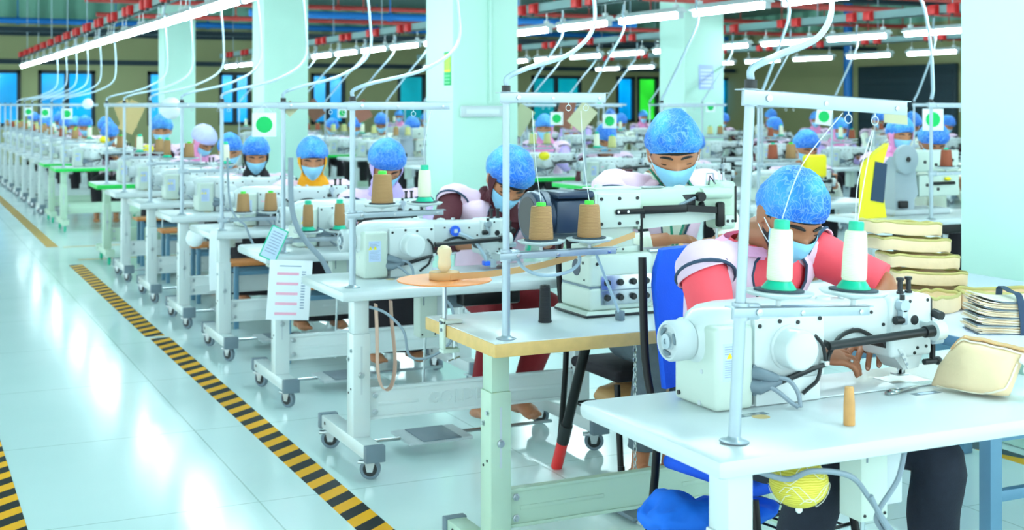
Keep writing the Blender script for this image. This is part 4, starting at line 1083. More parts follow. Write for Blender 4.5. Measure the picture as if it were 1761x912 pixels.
pm.tube(smooth([bagr[i+1][k]+o_ for i, k in enumerate(idx)], 3), .0035, PIPING, 6); pm.tube(smooth([bagr[i][10]+V((0, -.002, .003)) for i in range(3, 15)], 3), .003, PIPING, 6)
part('piping', pm, bag, 'cream piping along the seams')
pm = MB(); pm.ribbon([r[8]+V((0, .004, .004)) for r in bagr[3:]], V((0, .022, .0)), LEATHERD, .002); part('rim_binding', pm, bag, 'brown leather rim')
pm = MB(); e_ = bagr[-1][11]
pm.tube(smooth([e_+V((-.004, -.012, .0)), e_+V((.022, -.018, -.016)), e_+V((.014, -.014, -.035)), e_+V((.030, -.02, -.05)), e_+V((.016, -.018, -.075))], 4), [.013]*12+[.010]*4+[.006], MASKW, 10)
part('lining_flap', pm, bag, 'white lining puckered at the end')
mb = MB()
for q in range(2): mb.tube([V((.018*q+.022*math.cos(a*PI/9), .013*math.sin(a*PI/9), .004+.003*q)) for a in range(18)], .0028, STEEL, 6, closed=True)
mb.box((.02, -.004, .001), (.10, .004, .005), STEEL, .001); mb.box((.03, -.012, .005), (.105, -.004, .009), STEEL, .001)
solo('thread_snips', mb, 'small steel thread snips lying beside the needle of the nearest machine', 'snips', (2.30, 2.585, H1+.0006), math.radians(12))
# yellow thread ball hung in plastic below the top
mb = MB(); rr = []
for j in range(1, 14):
    th = PI*j/14; rr.append([V(((.066+.004*noise.noise(V((j, k*.6, 1))))*math.sin(th)*math.cos(2*PI*k/26), (.066+.004*noise.noise(V((j, k*.6, 5))))*math.sin(th)*math.sin(2*PI*k/26), -.056*math.cos(th))) for k in range(26)])
yb = thing('thread_ball', 'yellow ball of thread in clear wrap hanging under the nearest table', 'thread ball', (1.83, 2.36, .672))
YTH = node_mat('yellow_thread', _thread((206, 184, 40), (238, 222, 96), 60)); mb.loft(rr, YTH); part('thread_winding', mb, yb)
mb = MB()
for q in range(12):
    a = random.random()*PI*2; b_ = random.random()*1.4-.7
    mb.tube([V((.0685*math.cos(a+s_*.22)*math.cos(b_+.3*math.sin(s_)), .0685*math.sin(a+s_*.22)*math.cos(b_+.3*math.sin(s_)), 0.060*math.sin(b_+.3*math.sin(s_)))) for s_ in range(9)], .0006, MASKW, 5)
part('plastic_wrap', mb, yb, 'creased clear plastic wrap')
mb = MB(); mb.tube([(0, 0, .05), (0, 0, .062)], .006, MASKW, 8); mb.ball((.0, .0, -.062), (.008, .008, .008), MASKW, 10, 8); part('hanging_tie', mb, yb)
# looped grey cable below the control box
mb = MB(); mb.tube(smooth([(1.70, 2.34, .718), (1.76, 2.31, .70), (1.80, 2.275, .722), (1.90, 2.27, .70), (1.96, 2.275, .64), (2.03, 2.28, .555), (2.08, 2.29, .535), (2.05, 2.30, .51), (1.99, 2.30, .545), (1.965, 2.29, .52), (2.0, 2.28, .50), (2.05, 2.275, .51), (2.0, 2.29, .57), (2.005, 2.30, .60), (2.07, 2.31, .66), (2.10, 2.32, .72)], 6), .0065, CABLE, 8)
mb.tube(smooth([(1.955, 2.268, .65), (1.985, 2.27, .60), (2.02, 2.272, .55)], 4), .0065, CABLE, 8); mb.box((1.985, 2.262, .548), (2.035, 2.31, .554), MASKW, .001)
solo('power_cable', mb, 'grey power cable looped and tied under the nearest table', 'cable')

# side table with trays
st = thing('side_table', 'pale side table with blue-grey steel legs behind the nearest sewing table, holding trays', 'table', (3.06, 2.72, 0))
mb = MB(); mb.box((0, 0, .742), (1.2, 1.62, .777), BLUEG, .003); mb.box((.004, .004, .765), (1.196, 1.616, .78), TOPP, .003); part('tabletop', mb, st)
for lx, ly in ((.02, .30), (1.13, .30), (.02, 1.54), (1.13, 1.54)):
    mb = MB(); mb.box((lx, ly, 0), (lx+.05, ly+.05, .742), BLUEG, .004); part('leg', mb, st)
for z in (.27, .46):
    for yy in (.31, 1.55):
        mb = MB(); mb.box((.07, yy, z), (1.13, yy+.03, z+.035), BLUEG, .003); part('stretcher', mb, st)
def tray(w, d, h, m=LEATHER):
    t = thing('leather_tray', '', 'tray'); b = MB(); o, i_ = [], []
    def rr(hw, hd, z, n=36): return [V((hw*math.copysign(abs(math.cos(2*PI*k/n))**.45, math.cos(2*PI*k/n)), hd*math.copysign(abs(math.sin(2*PI*k/n))**.45, math.sin(2*PI*k/n)), z+.003*math.sin(k*1.1))) for k in range(n)]
    b.loft([rr(w/2-.01, d/2-.01, .004), rr(w/2-.003, d/2-.003, .003), rr(w/2, d/2, .012), rr(w/2, d/2, h), rr(w/2-.006, d/2-.006, h), rr(w/2-.006, d/2-.006, .010), rr(w/2-.02, d/2-.02, .009)], m); part('tray_body', b, t, ang=1)
    b = MB(); b.tube([p for p in rr(w/2-.003, d/2-.003, h)], .0055, OLIVE, 8, closed=True); part('rim_binding', b, t, 'olive rim binding'); return t
tr0 = tray(.29, .20, .047)
spots = [(3.53, 3.76, .7805, 0, 'lowest beige leather tray under the leaning stack of trays'), (3.52, 3.78, .843, -6, 'beige leather tray resting tilted on the lowest tray, second from the bottom'), (3.50, 3.80, .904, -7, 'beige leather tray in the middle of the leaning stack of trays'), (3.475, 3.82, .965, -8, 'beige leather tray second from the top of the leaning stack'), (3.45, 3.84, 1.026, -9, 'topmost beige leather tray of the leaning stack')]
for i, (x, y, z, a, lab) in enumerate(spots):
    o = tr0 if i == 0 else dup(tr0, (0, 0, 0)); o.location = (x, y, z); o.rotation_euler = (math.radians(a*.3), math.radians(-a*.35), math.radians(-24+2*i)); tag(o, lab, 'tray', 'beige trays on the side table')
    
o = dup(tr0, (3.36, 3.56, .7805), math.radians(18), 'small beige tray standing before the leaning stack, beside the man\'s arm'); o.scale = (.66, .7, 1.25); o['group'] = 'beige trays on the side table'
o = dup(tr0, (3.62, 3.50, .7805), math.radians(-26), 'beige tray behind the strapped bundle of cut pieces'); o.scale = (1.1, .66, 1.35); o['group'] = 'beige trays on the side table'
# strapped bundle of cut pieces
bd = thing('fabric_bundle', 'bundle of cut leather pieces tied with a navy strap on the side table', 'bundle', (3.25, 3.15, .7805), math.radians(-25))
mb = MB(); z = .0
for i in range(26):
    L0 = .19+.012*math.sin(i*2.3)+.006*random.random(); h = .0042; sw = .010*math.sin(i*1.1)+.012*(i/26); bend = .018*(i/26)
    rows = []
    for k in range(7):
        u = k/6-.5; zz = z+bend*(4*u*u)*(1 if u < 0 else .3); rows.append([V((u*L0+sw, -.07-.004*math.sin(i*3.1+k), zz)), V((u*L0+sw, .07, zz)), V((u*L0+sw, .07, zz+h*.8)), V((u*L0+sw, -.07-.004*math.sin(i*3.1+k), zz+h*.8))])
    mb.loft(rows, PIPING if i % 2 else LEATHER if i % 3 else GREY); z += h
part('leather_pieces', mb, bd)
mb = MB(); mb.ribbon(smooth([(.05, -.079, .0), (.045, -.082, .06), (.035, -.075, .126), (.03, -.02, .132), (.03, .078, .128), (.035, .08, 0)], 4), V((.011, 0, 0)), NAVYC, .0015); part('strap', mb, bd, 'navy strap')

# chair
def make_chair(back=BLUEF):
    t = thing('work_chair', '', 'chair')
    s = MB(); s.box((-.21, -.20, .405), (.21, .20, .45), back, .02, 3); part('seat', s, t)
    b = MB(); rr = []
    for j in range(9):
        u = j/8; z = .66+.44*u; hw = .215*(1-.22*max(0, (u-.72)/.28)**2)*(1-.06*(1-u)); y = .225+.05*u
        rr.append([V((hw*math.copysign(abs(math.cos(2*PI*k/24))**.5, math.cos(2*PI*k/24)), y+.025*math.copysign(abs(math.sin(2*PI*k/24))**.6, math.sin(2*PI*k/24))+.03*(math.cos(2*PI*k/24))**2*-1, z)) for k in range(24)])
    b.loft(rr, back); part('backrest', b, t)
    for sx in (-1, 1):
        l = MB(); l.tube([(sx*.20, -.19, .40), (sx*.215, -.25, .025)], .013, BLACKM, 10); l.tube([(sx*.213, -.244, .09), (sx*.2155, -.252, .0)], .0145, BLACKM, 10); part('leg', l, t)
        l = MB(); l.tube(smooth([(sx*.236, .255, 1.08), (sx*.236, .24, .75), (sx*.225, .20, .47), (sx*.225, .27, .0)], 5), .013, BLACKM, 10); part('leg', l, t)
    k = MB()
    for i in range(7): k.tube([(-.19+.063*i, -.19, .25), (-.19+.063*i, .19, .25)], .004, BLACKM, 6)
    for yy in (-.19, 0, .19): k.tube([(-.212, yy, .25), (.212, yy, .25)], .006, BLACKM, 6)
    part('wire_rack', k, t, 'black wire rack below the seat'); return t
ch1 = make_chair(); ch1.location = (2.385, 3.29, 0); ch1.rotation_euler = (0, 0, math.radians(10)); ch1.scale = (1, 1, .965); tag(ch1, 'blue backed chair of the bearded man at the nearest table', 'chair')
# blue cloth on the rack of the chair
mb = MB(); rr = []
for j in range(29):
    u = j/28; rr.append([V((-.27+.50*u, (.135+.03*noise.noise(V((u*3, 1, 0))))*math.sin(PI*min(.97, u*.92+.06))**.5*math.cos(2*PI*k/28), max(.0, .075+(.075+.045*noise.noise(V((u*6, math.cos(2*PI*k/28)*1.6, math.sin(2*PI*k/28)*1.6))))*math.sin(PI*min(.97, u*.92+.06))**.6*math.sin(2*PI*k/28)+.022*noise.noise(V((u*11, k*.6, 3)))))) for k in range(28)])
mb.v = [(p[0], p[1]*.92, p[2]*(.95 if p[0] < -.12 else .95-.45*min(1, (p[0]+.12)/.08))) for p in mb.loft(rr, BLUEC).v]; solo('blue_bundle', mb, 'crumpled bright blue cloth bundle under the nearest table, behind its leg', 'cloth bundle', (2.225, 3.262, .2485), math.radians(10), ang=2.5)

# the bearded man
J = dict(hip=V((2.29, 3.24, .56)), N=V((2.275, 3.13, 1.115)), SR=V((2.045, 3.06, 1.065)), SL=V((2.485, 3.17, 1.085)), ER=V((1.985, 2.91, .87)), EL=V((2.62, 2.985, .99)), WR=V((2.19, 2.80, .853)), WL=V((2.475, 2.872, .862)),
         Hc=V((2.275, 2.975, 1.205)), yaw=-6, pitch=33, roll=5, hscale=1.1, handR=((.93, -.32, -.10), (.05, -.30, .95)), handL=((-.72, -.66, -.12), (-.1, -.25, .97)), KR=V((2.08, 2.62, .60)), KL=V((2.44, 2.60, .62)), AR=V((2.06, 2.72, .15)), AL=V((2.52, 2.66, .15)), hsize=1.08)
p1 = person('man in pink vest and coral shirt with blue hairnet, bent over the nearest machine', J, skin=SKIND, voxel=.0042, shirt=REDS, sleeve=.92, net=NET, puff=.20, beard=True, collar=PINKC, vgap=30, curlR=(12, 28, 20), curlL=(12, 26, 20), fring=True, seed=3, lanyard=None)

# ================================================================== second table, wood edged
X2, Y2, H2 = 1.715, 3.75, .76
t2 = make_table(L=1.30, D=.60, H=H2, edge=WOODE, top=TOPW, leg=MINT, thick=.046, rad=.002, casters=False, px0=.05, py0=.14, box=False, foot_lead=.02, wheel=BLACK); t2.location = (X2, Y2, 0)
t2['label'] = 'wood-edged sewing table with mint legs, second from the camera'; t2['group'] = 'sewing tables of the aisle row'
m2 = make_cylinder_arm(); m2.location = (2.228, 4.06, H2); tag(m2, 'pale green cylinder-arm sewing machine with a dark blue motor on the wood-edged table', 'sewing machine')
s2 = make_stand(h=.80, top=.36, low=.27, arms=(.126, .306), lowlen=.40); s2.location = (1.785, 3.815, H2); tag(s2, 'thread stand with two tan cones on the wood-edged table', 'thread stand')
c2 = on_plate(s2, .126, make_cone('tan'), .27+.0487); c2.scale = (1.0, 1.0, 1.0); tag(c2, 'left of the two tan cones on the wood-edged table stand', 'thread cone', 'tan cones on the wood-edged table stand')
thread_lines(c2, [[(0, 0, .12), (-.02, 0, .25), (-.035, -.006, .42)]])
c3 = on_plate(s2, .306, dup(c2, (0, 0, 0)), .27+.0487); tag(c3, 'right of the two tan cones, before the dark blue motor', 'thread cone', 'tan cones on the wood-edged table stand')
conduit((1.785, 3.815, H2+.823), 2.65, 'white conduit rising from the thread stand of the wood-edged table', CG)
c4 = make_cone('black'); c4.location = (2.045, 4.05, H2); tag(c4, 'black thread cone standing alone on the wood-edged table', 'thread cone')
# bag, hose
mb = MB(); mb.tube(smooth([(1.83, 3.852, 1.045), (1.86, 3.845, .985), (1.93, 3.84, .955), (2.02, 3.84, .96), (2.07, 3.85, .985), (2.075, 3.855, 1.015)], 5), .006, CABLEW, 8); part('drop_cable', mb, None) and None
dc = col.objects['drop_cable']; tag(dc, 'white cable looping below the cones of the wood-edged table', 'cable')
mb = MB(); mb.tube([(2.13, 3.84, 1.02), (2.30, 3.97, H2+.02)], .005, CABLEW, 8); mb.box((2.288, 3.955, H2+.0008), (2.312, 3.985, H2+.035), GREY, .003); solo('air_hose', mb, 'thin white hose slanting from the cone bar to the machine foot', 'hose')
# orange disc tape holder
dh = thing('tape_holder', 'orange disc tape holder clamped to the corner of the wood-edged table', 'tape holder', (1.715, 4.17, H2))
mb = MB(); mb.box((-.012, -.02, -.09), (.004-.006, .02, .02), CREAM, .002); mb.box((-.012, -.02, .0012), (.06, .02, .012), CREAM, .002); mb.box((-.012, -.02, -.10), (.05, .02, -.085), CREAM, .002); mb.cyl((.035, 0, -.13), (.035, 0, -.05), .005, STEEL, n=8); mb.cyl((.0, -.03, -.125), (.07, .03, -.125), .003, STEEL, n=6)
for zz in (-.02, .005): mb.disc((-.012, -.005, zz), (-1, 0, 0), .006, GREY, .004)
part('clamp', mb, dh)
mb = MB(); mb.cyl((-.0, 0, .01), (-.0, 0, .15), .0075, STEEL, n=10); part('post', mb, dh)
mb = MB(); mb.box((-.03, -.02, .132), (.03, .02, .15), ORANGE, .003)
for sx in (-.018, .018): mb.disc((sx, -.02, .139), (0, -1, 0), .005, WHITE, .002)
part('hub', mb, dh)
mb = MB(); mb.lathe([(.005, .150), (.163, .150), (.165, .152), (.163, .1545), (.005, .1545)], ORANGE, n=48); part('disc', mb, dh)
rl = thing('tape_roll', 'roll of tan leather tape lying on the orange disc', 'tape roll', (1.715, 4.17, H2+.155))
mb = MB(); mb.lathe([(.012, .0005), (.052, .0005), (.053, .002), (.053, .024), (.052, .026), (.012, .026)], LEATHERD, n=40, closed=True); part('roll', mb, rl)
mb = MB(); mb.ribbon(smooth([(.0, -.054, .0135), (.05, -.058, .015), (.12, -.10, .022), (.25, -.17, .045), (.40, -.20, .08), (.58, -.14, .11), (.70, -.11, .135)], 5), V((0, 0, .011)), LEATHERD, .001); part('tape_end', mb, rl)
mb = MB(); mb.lathe([(.012, 0), (.022, .012), (.024, .03), (.020, .05), (.026, .068), (.022, .082), (.010, .09), (0, .091)], LEATHER, n=18); solo('cloth_bobbin', mb, 'small knotted beige wad standing on the tape roll', 'wad', (1.715, 4.17, H2+.1815))
mb = MB(); mb.ribbon(smooth([(2.60, 4.045, 1.01), (2.62, 4.04, .95), (2.635, 4.03, .86), (2.65, 4.04, .79)], 5), V((.009, 0, 0)), LEATHERD, .001); solo('tape_strip', mb, 'tan tape strip hanging from the green machine', 'tape')
ch2 = make_chair(BLACKC); ch2.location = (2.80, 4.70, 0); tag(ch2, 'black chair with a wire rack behind the wood-edged table', 'chair')
mb = MB(); rr = []
for j in range(11):
    u = j/10; w_ = math.sin(PI*(u*.9+.05))**.5; rr.append([V(((u-.5)*.36, .13*w_*math.cos(2*PI*k/22), max(0, .055+.055*w_*math.sin(2*PI*k/22)+.01*noise.noise(V((u*6, k*.4, 0)))))) for k in range(22)])
mb.loft(rr, LEATHERD); solo('tan_bag', mb, 'tan cloth bag on the rack under the standing man\'s chair', 'bag', (2.80, 4.70, .257), .1, ang=2.5)
# red ended black stick
mb = MB(); mb.tube([(2.475, 4.44, .78), (2.486, 4.73, .19)], .021, BLACKM, 14); mb.tube([(2.4855, 4.725, .205), (2.488, 4.765, .125)], .026, BLACK, 14); q = thing('prop_pole', 'slanting black pole with a red end under the wood-edged table', 'pole'); part('pole', mb, q)
mb = MB(); mb.tube([(2.488, 4.765, .125), (2.49, 4.825, .006)], .024, REDP, 14); part('red_tip', mb, q, 'red tip')
mb = MB(); z = .70
for i in range(34):
    if i % 2: mb.tube([V((.0065*math.cos(a*PI/5), 0, z+.011*math.sin(a*PI/5))) for a in range(10)], .0018, STEEL, 5, closed=True)
    else: mb.tube([V((0, .0065*math.cos(a*PI/5), z+.011*math.sin(a*PI/5))) for a in range(10)], .0018, STEEL, 5, closed=True)
    z -= .0185
solo('pedal_chain', mb, 'steel pedal chain hanging under the wood-edged table', 'chain', (2.48, 4.17, .0))
mb = MB(); mb.box((-.2, -.14, .012), (.2, .14, .028), GREY, .004); mb.box((-.18, -.16, .001), (.18, -.13, .02), LGREY, .003); mb.cyl((-.2, 0, .02), (.2, 0, .02), .009, STEEL, n=8); solo('foot_pedal', mb, 'grey foot pedal under the wood-edged table', 'pedal', (2.60, 4.19, .0), 0)
# the standing-tall man
J = dict(hip=V((2.82, 4.64, .56)), N=V((2.85, 4.56, 1.225)), SR=V((2.60, 4.555, 1.185)), SL=V((3.09, 4.60, 1.175)), ER=V((2.54, 4.44, .95)), EL=V((3.15, 4.48, .95)), WR=V((2.72, 4.35, .99)), WL=V((2.98, 4.36, .97)), Hc=V((2.80, 4.405, 1.325)), yaw=-26, pitch=24, roll=-2, hscale=1.27,
         handR=((.9, -.4, .02), (0, -.2, 1)), handL=((-.75, -.6, .05), (0, -.2, 1)), KR=V((2.68, 4.36, .58)), KL=V((2.90, 4.38, .58)), AR=V((2.65, 4.42, .10)), AL=V((2.79, 4.42, .10)))
p2 = person('man in a pale pink vest with green lanyard and blue hairnet behind the green machine', J, skin=SKIN, voxel=.005, shirt=CREAMS, sleeve=1.75, trousers=GDENIM, net=NET, puff=.27, hairfront=-11, lanyard=LANY, vgap=26, seed=11)

# ================================================================== third table
X3, Y3, H3 = 1.63, 5.05, .76
t3 = make_table(L=1.26, D=.60, H=H3, letter='GOLDEN', rad=.016, cy=1.1); t3.location = (X3, Y3, 0)
tag(t3, 'white sewing table on casters behind the wood-edged one, its beam embossed GOLDEN', 'sewing table', 'sewing tables of the aisle row')
m3 = make_flatbed(tri=2); m3.location = (1.83, 5.365, H3); tag(m3, 'white sewing machine with two yellow triangles, used by the woman in maroon', 'sewing machine', 'flat-bed sewing machines')
mb = MB(); mb.lathe([(.0, 0), (.024, 0), (.024, .012), (0, .012)], BLUEP, (.445, .045, .19), (0, -1, 0), 20); mb.box((.437, .028, .182), (.453, .034, .198), WHITE); part('lamp_disc', mb, m3, 'round blue lamp head')
mb = MB(); mb.tube(smooth([(.46, .03, .18), (.52, .01, .15), (.57, .0, .08), (.585, .01, .045)], 5), .007, CABLEW, 8); mb.box((.572, -.005, .03), (.60, .03, .05), BLUEP, .003); mb.box((.60, -.005, .02), (.63, .04, .055), ALU, .003); part('guide_arm', mb, m3, 'white guide arm with blue tip')
s3 = make_stand(top=.43, low=.30, arms=(.13, .32), lowlen=.40); s3.location = (1.71, 5.16, H3); tag(s3, 'thread stand with a tan and a cream cone, third from the camera', 'thread stand')
c = make_cone('tan'); on_plate(s3, .13, c, .3487); tag(c, 'fat tan cone before the woman with the lilac scarf', 'thread cone'); c.scale = (1.15, 1.15, 1.1)
c = make_cone('creams'); on_plate(s3, .32, c, .3487); tag(c, 'slim cream cone with a green base left of the woman in maroon', 'thread cone')
thread_lines(c, [[(0, 0, .155), (.0, 0, .25), (.03, -.006, .40)]])
conduit((1.71, 5.16, H3+.795), 2.65, 'white conduit rising from the third thread stand to the lamps', CG)
mb = MB(); pts = smooth([(1.78, 4.985, .70), (1.785, 4.985, .60), (1.79, 4.985, .42), (1.815, 4.985, .345), (1.85, 4.985, .36), (1.865, 4.985, .46), (1.85, 4.985, .62), (1.845, 4.985, .71)], 6); mb.ribbon(pts, V((0, .018, 0)), PINKTAN, .0015); solo('webbing_strap', mb, 'loop of pinkish webbing hanging under the third table', 'strap', (.0, .085, .0))
mb = MB(); mb.tube(smooth([(1.75, 5.06, .69), (1.80, 5.0, .67), (1.86, 4.96, .60), (1.88, 4.94, .50), (1.96, 4.93, .49), (2.06, 4.94, .545), (2.09, 4.99, .66), (2.09, 5.08, .70)], 6), .006, CABLE, 8); solo('power_cable', mb, 'grey cable sagging beneath the third table', 'cable')
# the woman in maroon
J = seated(2.735, 6.02, head=(-.02, -.27, 1.185), yaw=-6, pitch=34, roll=14, lat=.20)
J.update(hscale=1.24, yaw=-16, pitch=36, roll=17, SR=V((2.50, 5.95, 1.055)), SL=V((2.91, 5.99, 1.00)), N=V((2.715, 5.90, 1.05)), ER=V((2.34, 5.78, .86)), WR=V((2.50, 5.585, .868)), handR=((.92, -.30, -.18), (0, -.25, .95)), WL=V((2.80, 5.60, .875)), EL=V((2.97, 5.80, .82)), KR=V((2.58, 5.6, .52)), KL=V((2.86, 5.6, .52)), AR=V((2.40, 5.42, .15)), AL=V((2.61, 5.44, .15)), Hc=V((2.71, 5.77, 1.14)))
p3 = person('woman in a pink vest over a maroon dress, blue hairnet tilted, at the third table', J, skin=SKIN, voxel=.005, shirt=MAROON, sleeve=1.45, trousers=REDT, net=NET, puff=.30, bun=.30, hairfront=-14, scarf=MAROON, bracelet=GOLD, vgap=26, seed=21, curlR=(25, 30, 20))
# ================================================================== the rows behind
tW = make_table(L=1.24, D=.60, H=.76, rad=.016, cy=.5); tW.location = (1.67, 6.5, 0)
tG = make_table(L=1.24, D=.60, H=.76, edge=GREENE, top=TOPW, leg=MINT, wheel=GREENP, cap=MINT, rad=.006, box=False); tG.location = (1.70, 12.65, 0)
mW = make_flatbed(tri=2); mR = make_flatbed(tri=1, pinkmark=True); mG = make_grey_machine()
sL = make_stand(low=.062, arms=(.13, .30), top=.40, lowlen=.38)
sA = make_stand(low=.30, arms=(.13, .30), top=.40, lowlen=.38)
cones = {k: make_cone(k) for k in ('tan', 'tang', 'creams', 'brown', 'olive')}
CN = {'tan': 'tan', 'tang': 'slim tan', 'creams': 'cream', 'brown': 'brown', 'olive': 'olive'}
first = set()
def get(o, loc, rz, label, group, cat=None):
    """the first use moves the source itself, later uses copy it"""
    if o.name not in first:
        first.add(o.name); o.location = loc; o.rotation_euler = (0, 0, rz); o['label'] = label; o['group'] = group; r = o
    else: r = dup(o, loc, rz, label, group)
    return r
ROW = {'A': 'the aisle row', 'B': 'the second row', 'C': 'the third row', 'D': 'the last row'}
ROWX = {'A': 2.65, 'B': 7.0, 'C': 11.5, 'D': 16.0}
def bench(loc, label):
    t = thing('wooden_bench', label, 'bench', loc, group='wooden benches of the aisle row')
    b = MB(); b.box((-.50, -.13, .425), (.50, .13, .45), BENCHW, .004); part('seat', b, t)
    for sx in (-.46, .43):
        for sy in (-.12, .09):
            l = MB(); l.box((sx, sy, 0), (sx+.03, sy+.03, .425), BLUEG, .002); part('leg', l, t)
    for sy in (-.11, .09):
        l = MB(); l.box((-.43, sy, .36), (.43, sy+.02, .39), BLUEG, .002); part('rail', l, t)
    return t
bench0 = bench((0, 0, 0), '')
def station(row, i, x, y, tb=None, mc=None, ck=('tan', 'creams'), st=True, so=(.11, .13), sp=None, lz=.3487, bn=False, cd=True, H=.76):
    tb = tb or tW; w = ROW[row]; o = '%s from the camera in %s' % (ORD[i], w)
    col_ = 'green-edged' if tb is tG else 'white'
    get(tb, (x, y, 0), 0, '%s sewing table, %s' % (col_, o), 'sewing tables of '+w)
    mname = {mW.name: 'white sewing machine', mR.name: 'white sewing machine with a pink mark', mG.name: 'grey sewing machine with a large pulley wheel'}[(mc or mW).name]
    get(mc or mW, (x+(.345 if mc is mG else .245), y+.28, H+.0005), 0, '%s, %s' % (mname, o), 'sewing machines of '+w)
    if st:
        sx, sy = x+so[0], y+so[1]
        get(sp or sA, (sx, sy, H), 0, 'thread stand, %s' % o, 'thread stands of '+w)
        for q, k in zip((.13, .30), ck):
            if k: get(cones[k], (sx+q, sy-.002, H+lz), 0, '%s %s cone on the %s thread stand from the camera in %s' % ('left' if q < .2 else 'right', CN[k], ORD[i], w), 'thread cones of '+w)
        if cd: conduit((sx, sy, H+.795), ROWX[row], 'white conduit over the %s thread stand from the camera in %s' % (ORD[i], w), 'power conduits of '+w, r=.0085 if row == 'A' else .012, lazy=row == 'A')
    if bn: get(bench0, (x+.85, y+1.14, 0), 0, 'wooden bench with blue-grey legs, %s' % o, 'wooden benches of '+w)

AY = [6.42, 7.72, 8.95, 10.21, 11.5]
ACK = [('tang', 'tang'), ('tan', 'tan'), (None, 'creams'), ('tang', 'tan'), ('creams', 'tan')]
for i, y in enumerate(AY): station('A', i+4, 1.67+.003*i, y, mc=mR if i == 1 else mW, ck=ACK[i], bn=True, so=(.12, .10) if i == 0 else (.10, .12), sp=sL if i < 2 else None, lz=.1107 if i < 2 else .3487)
station('A', 9, 1.71, 12.80, tb=tG, ck=('tan', 'tan'))
for i in range(9): station('A', 10+i, 1.70, 16.3+1.33*i, tb=tG if i < 2 else tW, ck=(('tan', 'creams'), ('brown', 'tan'), ('tan', 'olive'))[i % 3], cd=i < 6)

def op(label, x, y, head, **k):
    pj = {q: k.pop(q) for q in ('yaw', 'pitch', 'roll', 'lat', 'hscale') if q in k}; hsc = pj.pop('hscale', 1.2)
    J = seated(x, y, head=head, **{**dict(yaw=-14, pitch=26, roll=0, lat=.205), **pj}); J['hscale'] = hsc
    return person(label, J, **{**dict(voxel=.009, shirt=CREAMS, sleeve=1.7, trousers=BLACKC, puff=.24, group='seated sewing workers'), **k})
op('woman in a lilac headscarf and blue hairnet at the fourth table', 2.70, 7.53, (-.01, -.23, 1.15), scarf=LILAC, shirt=LILAC, pitch=34, roll=3, bun=.2, puff=.3, seed=31, skirt=BLACKC)
op('woman in a saffron headscarf and blue hairnet at the fifth table', 2.625, 8.76, (-.02, -.16, 1.14), scarf=SAFFRON, shirt=LILAC, pitch=16, seed=41, bun=.15, skirt=BLACKC)
op('woman in a black headscarf and blue hairnet at the sixth table', 2.546, 10.07, (-.01, -.24, 1.125), scarf=BLACKC, shirt=BLACKC, pitch=20, seed=51, yaw=-12, skirt=BLACKC)
op('worker in a lilac hairnet and pink scarf, turned away, at the eighth table', 2.55, 12.62, (0, -.24, 1.17), net=NETP, scarf=PINKH, shirt=PINKV, pitch=42, yaw=20, seed=61, bun=.2, skirt=BLACKC)
op('worker in a wide blue hairnet and mask behind the ninth table', 2.54, 13.92, (0, -.36, 1.25), shirt=MAROON, pitch=12, seed=71, puff=.34, skirt=BLACKC)
# workers copied along the rows
wk = [op('', 0, 0, (0, -.24, 1.12), seed=81, pitch=22, bun=.1, voxel=.011), op('', 0, 0, (0, -.27, 1.13), seed=91, pitch=34, roll=8, shirt=MAROON, bun=.2, voxel=.011), op('', 0, 0, (.01, -.2, 1.17), seed=95, pitch=12, yaw=-24, shirt=LILAC, scarf=PINKH, voxel=.011), op('', 0, 0, (0, -.25, 1.15), seed=99, pitch=28, vest=CREAMS, shirt=CREAMS, skin=SKIND, voxel=.011, puff=.3)]
WD = ['worker in pink vest and blue hairnet', 'bent worker in maroon sleeves', 'worker in a rose headscarf', 'worker in a cream vest']
def worker(k, x, y, row, i, rz=0, dz=0):
    get(wk[k], (x, y, dz), math.radians(rz), '%s, %s from the camera in %s' % (WD[k], ORD[i], ROW[row]), 'seated workers of '+ROW[row])
worker(0, 2.64, 11.34, 'A', 7)
for i in range(9): worker((1, 3, 0, 2)[i % 4], 2.55+.08*(i % 2), 17.42+1.33*i, 'A', 10+i, (-8, 5, 0)[i % 3], .04*(i % 3))
BY = [6.6+1.38*i for i in range(14)]
for i, y in enumerate(BY):
    station('B', i+1, 5.8, y, tb=tG if i in (3, 4, 9) else tW, mc=mG if i in (0, 7) else (mR if i in (3, 6) else mW), so=(.42, .02) if i == 0 else (.11, .13), ck=('brown', None) if i == 0 else (('brown', 'brown'), ('brown', 'tan'), ('tan', 'olive'), ('creams', 'olive'), ('olive', 'olive'))[i % 5])
    if i not in (5,): worker((3, 0, 1, 1, 2, 0, 1, 3)[i % 8], 6.70+(.3 if i == 1 else .45 if i == 0 else 0), y+1.12, 'B', i+1, (-10, 0, 8, -16)[i % 4], (.08, .03, .0, .04)[i % 4])
CY_ = [9.6+1.4*i for i in range(10)]+[25.5, 27, 28.5]
for i, y in enumerate(CY_):
    station('C', i+1, 10.1, y, ck=(('brown', 'creams'), ('olive', 'tan'), ('creams', 'brown'))[i % 3], cd=i < 9)
    if i not in (4, 5): worker((0, 3, 2, 1, 0)[i % 5], 11.0, y+1.12, 'C', i+1, (0, -15, 10)[i % 3], (.06, .12, .02)[i % 3])
for i in range(10):
    y = 13.5+1.55*i; station('D', i+1, 14.4, y, st=i % 2 == 0, ck=('brown', 'tan'), cd=False)
    worker((3, 1, 0, 2)[i % 4], 15.3, y+1.12, 'D', i+1, (-12, 6, 0)[i % 3], (.12, .06)[i % 2])
worker(2, 7.42, 8.42, 'B', 15, 10, .10)
col.objects  # keep
